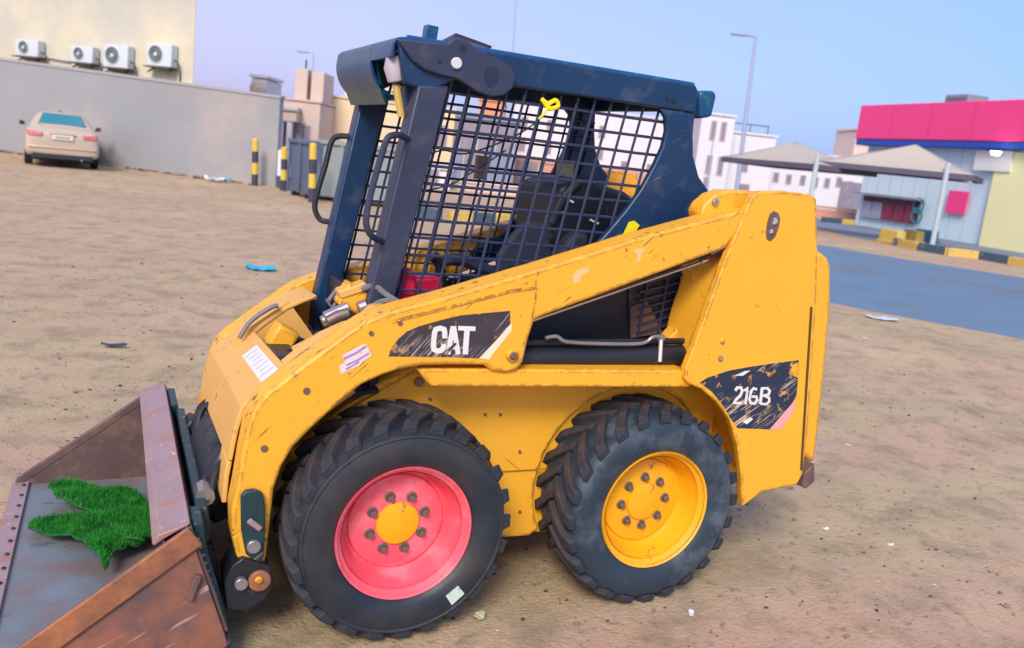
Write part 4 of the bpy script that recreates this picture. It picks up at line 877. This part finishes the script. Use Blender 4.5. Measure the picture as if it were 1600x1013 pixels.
MB().box((0, .12, .29), (1.45, .22, .14)).build('underbody', cdark, CR, bevel=.02)
MB().box((0, 2.2, .24), (1.5, 4.0, .10)).build('floor_pan', cdark, CR)
MB().tube([(.45, -.02, .24), (.45, .2, .24)], .03, 10).build('exhaust', steel, CR)
MB().box((-.04, 1.2, 1.47), (.04, .12, .05)).build('roof_antenna', cdark, CR, bevel=.01)

# ---- striped bollards
by = mat('bollard_yellow', (.68, .47, .06), .6, var=.1, wear=(.45, .35, .2), wamt=.38); bk_ = mat('bollard_black', (.045, .045, .07), .6, var=.2)
def bollard(pb, ptop, label, tilt=0):
    c = gnd(*pb); d = (c-Vector(CP)).dot(Vector(_f)); h = (pb[1]-ptop[1])*d/FPX*1.01
    r = empty('striped_bollard', (c.x, c.y, 0), label=label, cat='bollard', group='yellow and black bollards by the wall'); r.rotation_euler = (0, -.035, 0)
    nb = 4
    for i in range(nb): MB().lathe([(0, 0), (.09, 0), (.09, h/nb*.999), (0, h/nb*.999)], (0, 0, i*h/nb), 'z', 16).build('painted_band', bk_ if i % 2 == 0 else by, r)
    MB().lathe([(.09, 0), (.07, .035), (0, .05)], (0, 0, h), 'z', 16).build('cap', by, r)
bollard((398, 290), (400, 221), 'striped bollard standing alone in front of the grey wall')
bollard((443, 298), (447, 234), 'striped bollard at the left end of the grey bins')
bollard((487, 316), (491, 229), 'striped bollard in front of the grey bins')
# low white box with green by bollards
c = gnd(436, 296); BX = empty('white_drum', (c.x+.2, c.y+.5, 0), label='white drum with dark lid beside the striped bollard at the wall end', cat='drum')
MB().lathe([(0, .35), (.2, .35), (.21, 1.0), (.19, 1.08), (0, 1.08)], (0, 0, 0), 'z', 20).build('drum_body', white, BX); MB().lathe([(0, 0), (.17, 0), (.19, .34), (0, .34)], (0, 0, 0), 'z', 16).build('drum_base', kb, BX)
# grey-blue skips
skm = mat('skip_steel', (.10, .13, .20), .5, var=.15, vscale=2, wear=(.16, .17, .22), wamt=.42, wscale=2); skg = mat('grey_green_skip', (.24, .28, .28), .6, var=.12, wear=(.32, .27, .24), wamt=.42, wscale=2)
def skip(pl, pr, htop, m, label, depth=1.3):
    a, b_ = gnd(*pl), gnd(*pr); d = b_-a; L_ = d.length; ang = math.atan2(d.y, d.x); h = htop
    r = empty('waste_skip', (a.x, a.y, 0), ang, label=label, cat='skip', group='steel waste skips behind the bollards')
    MB().add([(.05, .05, .1), (L_-.05, .05, .1), (L_-.05, depth-.05, .1), (.05, depth-.05, .1), (0, 0, h), (L_, 0, h), (L_, depth, h), (0, depth, h)], [(0, 3, 2, 1), (4, 5, 6, 7), (0, 1, 5, 4), (2, 3, 7, 6), (0, 4, 7, 3), (1, 2, 6, 5)]).build('skip_body', m, r, bevel=.02)
    MB().box((L_/2, -.02, h-.05), (L_+.08, .08, .09)).build('top_rim', m, r, bevel=.01)
    nr_ = max(2, int(L_/.5))
    for i in range(nr_+1): MB().box((i*(L_-.08)/nr_+.04, -.02, h/2), (.07, .06, h-.2)).build('rib', m, r, bevel=.01)
    for i in (0.2, .8): MB().box((L_*i, .1, .05), (.1, .2, .1)).build('foot', blk, r)
    return r
skip((449, 303), (484, 312), 1.45, skm, 'dark blue steel skip between two striped bollards')
skip((492, 312), (640, 330), 1.50, skg, 'grey green steel skip seen past the loader cab post', 1.2)

# ================================================================== DISTANT BUILDINGS
pk = mat('pink_beige_plaster', (.66, .50, .42), .9, var=.07, vscale=.3); cr_ = mat('warm_cream_plaster', (.78, .60, .38), .9, var=.06, vscale=.3); wh = mat('white_plaster', (.72, .68, .70), .9, var=.05, vscale=.3)
gb = mat('grey_blue_cladding', (.22, .25, .34), .7, var=.12); win = mat('window_glass', (.27, .23, .27), .25, var=.3, vscale=2); winf = mat('window_frame', (.58, .50, .46), .7); org = mat('orange_plaster', (.68, .30, .17), .9, var=.08)
salm = mat('salmon_plaster', (.60, .30, .22), .9, var=.08)
def pxm(x, y, D):     # pixel -> point at forward distance D
    return Vector(CP+ray(x, y)*D)
def block(name, label, cat, x0, x1, ytop, D, depth, m, wins=(), turn=0., extras=None, group=None, zt=None):
    """building whose front spans photo columns x0..x1 at distance D; windows given as (u, v, w, h) in metres-fractions"""
    a, b_ = pxm(x0, 300, D), pxm(x1, 300, D*(1+turn)); a.z = b_.z = 0; d = b_-a; L_ = d.length; ang = math.atan2(d.y, d.x)
    H = zt or pxm((x0+x1)/2, ytop, D*(1+turn/2)).z
    r = empty(name, (a.x, a.y, 0), ang, label=label, cat=cat, group=group)
    MB().box((L_/2, depth/2, H/2-.1), (L_, depth, H+.2)).build('wall', m, r, bevel=.03)
    MB().box((L_/2, depth/2, H+.12), (L_+.16, depth+.16, .14)).build('parapet', m, r)
    for (u, v, w_, h_) in wins:
        f = MB().box((u*L_, -.02, v*H), (w_+.1, .08, h_+.1)).build('window', winf, r); MB().box((u*L_, -.065, v*H), (w_, .02, h_)).build('pane', win, f)
    if extras: extras(r, L_, H)
    return r
def tank(r, u, y, H, s=1.2, m=None):
    MB().lathe([(0, 0), (.6*s, 0), (.6*s, 1.1*s), (.45*s, 1.3*s), (0, 1.35*s)], (u, y, H+.2), 'z', 16).build('water_tank', m or wh, r)
# rooftop of a house behind the wall
def ex1(r, L_, H):
    MB().lathe([(0, 0), (.35, .08), (.42, .18)], (L_*.5, -.3, H-.5), 'y', 16).build('satellite_dish', pk, r)
block('rooftop_hut', 'small white rooftop hut with a dish peeping over the grey wall', 'hut', 384, 407, 124, 45, 3, wh, extras=ex1)
def villa_ex(r, L_, H):
    MB().box((L_*.34, 2.5, H+1.0), (L_*.34, 3, 2.0)).build('stair_hut', pk, r, bevel=.03)
    MB().box((L_*.78, 2.5, H+.95), (L_*.34, 3, 1.9)).build('stair_hut', pk, r, bevel=.03)
    MB().box((L_*.25, -.5, H*.86), (L_*.55, 1.1, .22)).build('cornice', winf, r, bevel=.03)
    MB().box((L_*.25, -.45, H*.74), (L_*.46, .9, H*.20)).build('balcony', pk, r, bevel=.05)
    for u in (.06, .30): MB().lathe([(.22, 0), (.18, .2), (.18, H*.62), (.24, H*.65)], (L_*u, -.7, 0), 'z', 14).build('column', wh, r)
    MB().tube([(L_*.34, 2, H+2.0), (L_*.34, 2, H+2.6)], .05, 6).build('roof_pipe', blk, r)
block('villa', 'pink beige villa with round columned porch and two roof huts', 'villa', 434, 492, 160, 52, 10, pk, [(.2, .42, .8, 1.6), (.5, .42, .6, 1.5), (.66, .40, .5, 1.4), (.12, .42, .4, 1.2)], extras=villa_ex)
block('flat_block', 'cream flat roofed house right of the pink villa', 'house', 491, 700, 163, 56, 10, cr_, [(.06, .24, .8, 1.2), (.32, .25, .9, 1.2), (.55, .25, .9, 1.2), (.75, .6, .9, 1.3), (.9, .6, .9, 1.3)])
block('roof_room', 'cream upper roof room standing behind the flat house', 'house', 528, 600, 140, 62, 6, cr_, [(.3, .8, .7, 1.0)])
block('grey_house', 'blue grey clad house seen through the cab guard', 'house', 705, 800, 190, 42, 8, gb, [(.2, .75, .8, 1.3), (.5, .75, .8, 1.3), (.8, .75, .8, 1.3), (.3, .3, .8, 1.3)])
block('orange_house', 'orange topped house behind the blue grey one', 'house', 735, 775, 160, 60, 8, org)
block('white_hut', 'small white hut seen through the cab guard near the front post', 'hut', 640, 702, 265, 35, 4, wh, [(.5, .6, .6, .9)])
block('salmon_house', 'low salmon house seen through the cab beside the seat', 'house', 790, 1010, 262, 46, 8, salm, [(.15, .6, .9, 1.3), (.4, .6, .9, 1.3), (.65, .6, .9, 1.3)])
block('beige_garden_wall', 'beige garden wall seen low through the cab', 'wall', 690, 1000, 300, 36, .3, pk)
block('white_block', 'long white apartment block behind the loader cab', 'apartment block', 790, 1080, 178, 70, 12, wh, [(u, v, .5, .9) for u in (.06, .2, .34, .48) for v in (.45, .75)]+[(u, .3, .5, .9) for u in (.62, .76, .9)])
def tower_ex(r, L_, H):
    MB().box((L_*.30, 3, H+1.6), (L_*.45, 5, 3.2)).build('upper_storey', wh, r, bevel=.03)
    MB().box((L_*.5, -.1, H*.66), (L_+.2, .3, .15)).build('string_course', pk, r); MB().box((L_*.5, -.1, H*.33), (L_+.2, .3, .15)).build('string_course', pk, r)
block('white_tower', 'tall white apartment building just right of the cab', 'apartment block', 1080, 1132, 182, 55, 9, wh, [(.38, .84, .28, 1.1), (.68, .84, .28, 1.1), (.4, .45, .3, 1.1), (.75, .45, .3, 1.1), (.4, .2, .3, 1.1)], extras=None)
block('white_annex', 'lower white apartment annex behind the slim lamp post', 'apartment block', 1126, 1200, 212, 57, 9, wh, [(.42, .62, .35, 1.1), (.45, .22, .8, .9)], extras=lambda r, L_, H: [MB().box((L_/2, 1, H+.75), (L_*.8, .06, .06)).build('roof_rail', grey_post, r)]+[MB().box((L_*u, 1, H+.45), (.05, .05, .6)).build('rail_post', grey_post, r) for u in (.12, .5, .88)])
block('row_houses', 'long low pinkish row of houses under the tent canopies', 'house', 1168, 1352, 243, 60, 8, wh, [(u, v, .32, .6) for u, v in ((.1, .55), (.22, .56), (.33, .55), (.45, .56), (.56, .55), (.66, .56), (.76, .6), (.86, .55))], extras=lambda r, L_, H: MB().box((L_*.88, -.08, 1.2), (1.6, .1, 2.4)).build('door', win, r))
block('rooftop_hut', 'small beige rooftop hut just left of the red fascia', 'hut', 1322, 1352, 206, 62, 4, pk)
block('low_wall', 'low salmon garden wall at the end of the road', 'wall', 1268, 1350, 330, 50, .3, salm)

# ---- fuel station: building with red fascia
whb = mat('pale_blue_cladding', (.58, .72, .76), .7, var=.05, vscale=.4); redf = mat('red_fascia', (.92, .055, .235), .45, var=.03, vscale=.5); blf = mat('blue_band', (.012, .07, .42), .45, var=.05)
ylw = mat('pale_yellow_wall', (.86, .82, .42), .7, var=.05, vscale=.4); crw = mat('off_white_panel', (.72, .72, .66), .7, var=.05)
DA, DB = 46., 38.
sa, sb = pxm(1344, 300, DA), pxm(1540, 300, DB); sa.z = sb.z = 0; dv = sb-sa; SL = dv.length; sang = math.atan2(dv.y, dv.x)
ST = empty('fuel_station', (sa.x, sa.y, 0), sang, label='pale fuel station shop with a big red fascia over a blue band', cat='shop')
def spt(x, y, off=0):    # pixel -> local (u, z) on the front plane of the shop
    nrm = Vector((-math.sin(sang), math.cos(sang), 0)); dd = Vector(ray(x, y)); o_ = Vector(CP); pp = Vector((sa.x, sa.y, 0))+nrm*off; t_ = (pp-o_).dot(nrm)/dd.dot(nrm); q = o_+dd*t_
    return ((q-sa).dot(dv.normalized()), q.z)
MB().box((SL/2+2, 5, 2.6), (SL+4, 10, 5.2)).build('wall', whb, ST, bevel=.03)
(u0, z0), (u1, z1) = spt(1350, 224), spt(1610, 218); (_, zt0), (_, zt1) = spt(1355, 168), spt(1606, 157)
zb_, zt_ = (z0+z1)/2, (zt0+zt1)/2
MB().box(((u0+u1+3)/2, 1.2, (zb_+zt_)/2), (u1+3-u0, 3.6, zt_-zb_)).build('red_fascia', redf, ST, bevel=.05)
MB().box(((u0+u1+3)/2, 1.2, zb_-.15), (u1+3-u0-.1, 3.5, .30)).build('blue_band', blf, ST, bevel=.03)
(ua, za), (ub, zb2) = spt(1566, 236), spt(1610, 236)
MB().box(((ua+ub+4)/2, -.10, zb_/2-.2), (ub+4-ua, .2, zb_-.4)).build('yellow_wall', ylw, ST)
(ua, za), (ub, zb2) = spt(1534, 236), spt(1585, 270)
MB().box(((ua+ub)/2, -.24, (za+zb2)/2), (ub-ua, .08, abs(za-zb2))).build('white_panel', crw, ST)
(ua, za), (ub, zb2) = spt(1353, 306), spt(1432, 350)
fr = MB().box(((ua+ub)/2, -.06, (za+zb2)/2), (ub-ua, .14, za-zb2)).build('shop_window', mat('shop_window_dark', (.05, .04, .06), .3), ST)
wall_red = mat('maroon_goods', (.22, .03, .06), .5, var=.4, vscale=3); wg = mat('pale_goods', (.30, .32, .42), .5, var=.3, vscale=3)
for i in range(5):
    uu = ua+(ub-ua)*(i+.5)/5; MB().box((uu, -.15, (za+zb2)/2-.15), ((ub-ua)/5*.9, .04, (za-zb2)*.78)).build('window_panel', wg if i < 2 else wall_red, fr)
MB().box(((ua+ub)/2, -.3, za+.1), (ub-ua+.6, .5, .08)).build('window_canopy', win, ST)
(ua, za), (ub, zb2) = spt(1488, 298), spt(1511, 336)
MB().box(((ua+ub)/2, -.14, (za+zb2)/2), (ub-ua, .08, za-zb2)).build('red_sign', redf, ST)
(ua, za) = spt(1443, 312); (_, zb2) = spt(1443, 350)
for k_, f in enumerate((.28, .72)):
    zc = za+(zb2-za)*f; MB().lathe([(.28, -.16), (.34, -.18), (.40, -.16), (.34, -.10)], (ua, -.06, zc), 'y', 20, closed=True).build('ring_sign', mat('teal_ring', (.03, .20, .28), .5) if 'teal_ring' not in MATS else MATS['teal_ring'], ST)
(ua, za) = spt(1457, 150); MB().box((ua, 2, zt_+.3), (1.5, 1.2, .7)).build('roof_cooler', mat('roof_cooler_grey', (.2, .24, .28), .6), ST, bevel=.04)
for i in range(4): MB().box((ua, 1.38, zt_+.12+.12*i), (1.4, .03, .04)).build('cooler_louvre', MATS['roof_cooler_grey'], ST)
lampw = mat('lit_lamp', (.9, .9, .85), .4, emit=((1, 1, .95), 4))
(ua, za) = spt(1587, 236); MB().lathe([(0, -.18), (.15, -.16), (.22, 0)], (ua, -1.0, zb_-.45), 'z', 16).build('soffit_lamp', lampw, ST)
for f in (.25, .5, .75): MB().box((u0+(u1-u0)*f, -.605, (zb_+zt_)/2), (.02, .01, zt_-zb_-.1)).build('fascia_joint', mat('fascia_joint_red', (.62, .03, .14), .6) if 'fascia_joint_red' not in MATS else MATS['fascia_joint_red'], ST)
for i in range(9):
    uu = SL*(i+.5)/9.5; MB().box((uu, -.003, 2.5), (.03, .012, 4.9)).build('cladding_joint', MATS['cladding_joint'] if 'cladding_joint' in MATS else mat('cladding_joint', (.36, .46, .50), .7), ST)
# ---- tent canopies
tent = mat('tan_canvas', (.46, .40, .33), .85, var=.08, vscale=1, bump=.1); tentd = mat('canvas_skirt', (.10, .09, .13), .85)
polem = mat('pale_pole', (.45, .52, .56), .5)
def canopy(L, Rr, peak, D0, D1, label, depth=3.2, pf=1.):
    a, b_ = pxm(*L, D0), pxm(*Rr, D1); pk_ = pxm(*peak, (D0+D1)/2+depth*.3); z = (a.z+b_.z)/2; a.z = b_.z = 0; d = b_-a; L_ = d.length; ang = math.atan2(d.y, d.x)
    r = empty('tent_canopy', (a.x, a.y, 0), ang, label=label, cat='canopy', group='tan tent canopies over the forecourt')
    lp = (pk_-a); loc = Vector((lp.dot(d.normalized()), depth/2, max(pk_.z, z+.7)))
    C4 = [Vector((0, 0, z)), Vector((L_, 0, z)), Vector((L_, depth, z)), Vector((0, depth, z))]; n_ = 10; mb = MB(); nv = 0
    for q_ in range(4):                       # four sagging membranes meeting at the peak
        A, Bb = C4[q_], C4[(q_+1) % 4]; vs = []; fs = []
        for i in range(n_+1):
            t_ = i/n_
            for j in range(n_+1):
                e = A.lerp(Bb, j/n_); p = e.lerp(loc, t_); p.z = z+(loc.z-z)*(t_**1.15)-.06*math.sin(math.pi*j/n_)*(1-t_); vs.append(p)
        for i in range(n_):
            for j in range(n_): k_ = i*(n_+1)+j; fs.append((k_, k_+1, k_+n_+2, k_+n_+1))
        mb.add(vs, fs)
    k_ = mb.build('canvas_roof', tent, r, smooth=40); s = k_.modifiers.new('t', 'SOLIDIFY'); s.thickness = .03
    for A, Bb in ((C4[0], C4[1]), (C4[1], C4[2]), (C4[2], C4[3]), (C4[3], C4[0])):
        MB().box((A+Bb)/2+Vector((0, 0, -.12)), ((Bb-A).length, .04, .20), Matrix.Rotation(math.atan2((Bb-A).y, (Bb-A).x), 3, 'Z')).build('canvas_skirt', tentd, r)
    for c_ in C4[1:2]: MB().tube([(c_.x*pf-.05, c_.y, 0), (c_.x*pf-.05, c_.y, z+.3)], .09, 10).build('post', polem, r)
    MB().tube([(L_-.05, 0, z-.3), (L_-1.2, .8, z+.2)], .05, 8).build('brace', polem, r)
    return r
canopy((1128, 246), (1278, 254), (1248, 223), 36, 31.5, 'left tan tent canopy ending beside the tall pale post')
canopy((1270, 255), (1524, 267), (1432, 226), 32.5, 29.6, 'right tan tent canopy in front of the fuel station', pf=.85)
# ---- striped barriers in front of the shop
tealb = mat('teal_barrier', (.03, .19, .25), .6)
def barrier(x, y, w_, m, label):
    c = gnd(x, y); r = empty('concrete_barrier', (c.x, c.y, 0), sang, label=label, cat='barrier', group='painted barriers in front of the fuel station')
    MB().prism([(-w_/2, 0), (w_/2, 0), (w_/2*.96, .5), (-w_/2*.96, .5)], -.18, .18).build('barrier_body', m, r, bevel=.04)
    MB().box((0, 0, .06), (w_*1.04, .5, .12)).build('barrier_foot', m, r, bevel=.02)
barrier(1392, 381, 1.0, ky, 'yellow barrier at the left end of the island')
barrier(1425, 380, .8, ky, 'orange yellow barrier next to the teal one on the island')
barrier(1446, 378, 1.0, tealb, 'teal barrier on the island below the ring signs')
barrier(1508, 372, 1.5, ky, 'yellow barrier in front of the shop right of the post')
barrier(1560, 377, 1.6, tealb, 'long teal barrier in front of the yellow wall')

# ---- lamp posts and poles
polg = mat('lamp_post_grey', (.34, .38, .50), .5, metal=.2)
def lamp(px, ptop, pbase, D, label, arm=1, r0=.11, lean=0):
    a = pxm(*ptop, D); base = Vector((a.x, a.y, 0)); bb = pxm(*pbase, D); base = Vector((bb.x, bb.y, 0)); H = a.z
    r = empty('lamp_post', base, 0, label=label, cat='lamp post'); top = Vector((a.x-base.x, a.y-base.y, H))
    MB().tube([(0, 0, 0), top*.5, top], [r0, r0*.8, r0*.55], 10).build('pole', polg, r)
    if arm:
        e = top+Vector(_r)*(-.6*arm)+Vector((0, 0, .12))
        MB().tube([top, e], r0*.4, 8).build('arm', polg, r)
        MB().box(e+Vector(_r)*(-.25*arm), (.7, .3, .12), Matrix.Rotation(-YAW, 3, 'Z')).build('lamp_head', polg, r, bevel=.03)
lamp(0, (1181, 58), (1152, 300), 42, 'slim grey street lamp post right of the cab', 1, .13)
lamp(0, (490, 84), (486, 200), 60, 'faint distant street lamp post behind the pink villa', .9, .08)
lamp(0, (808, -40), (800, 200), 48, 'slim bare pole rising behind the cab roof', 0, .07)
lamp(0, (1115, 215), (1103, 300), 40, 'thin pale pole in front of the tall white apartment building', 0, .05)
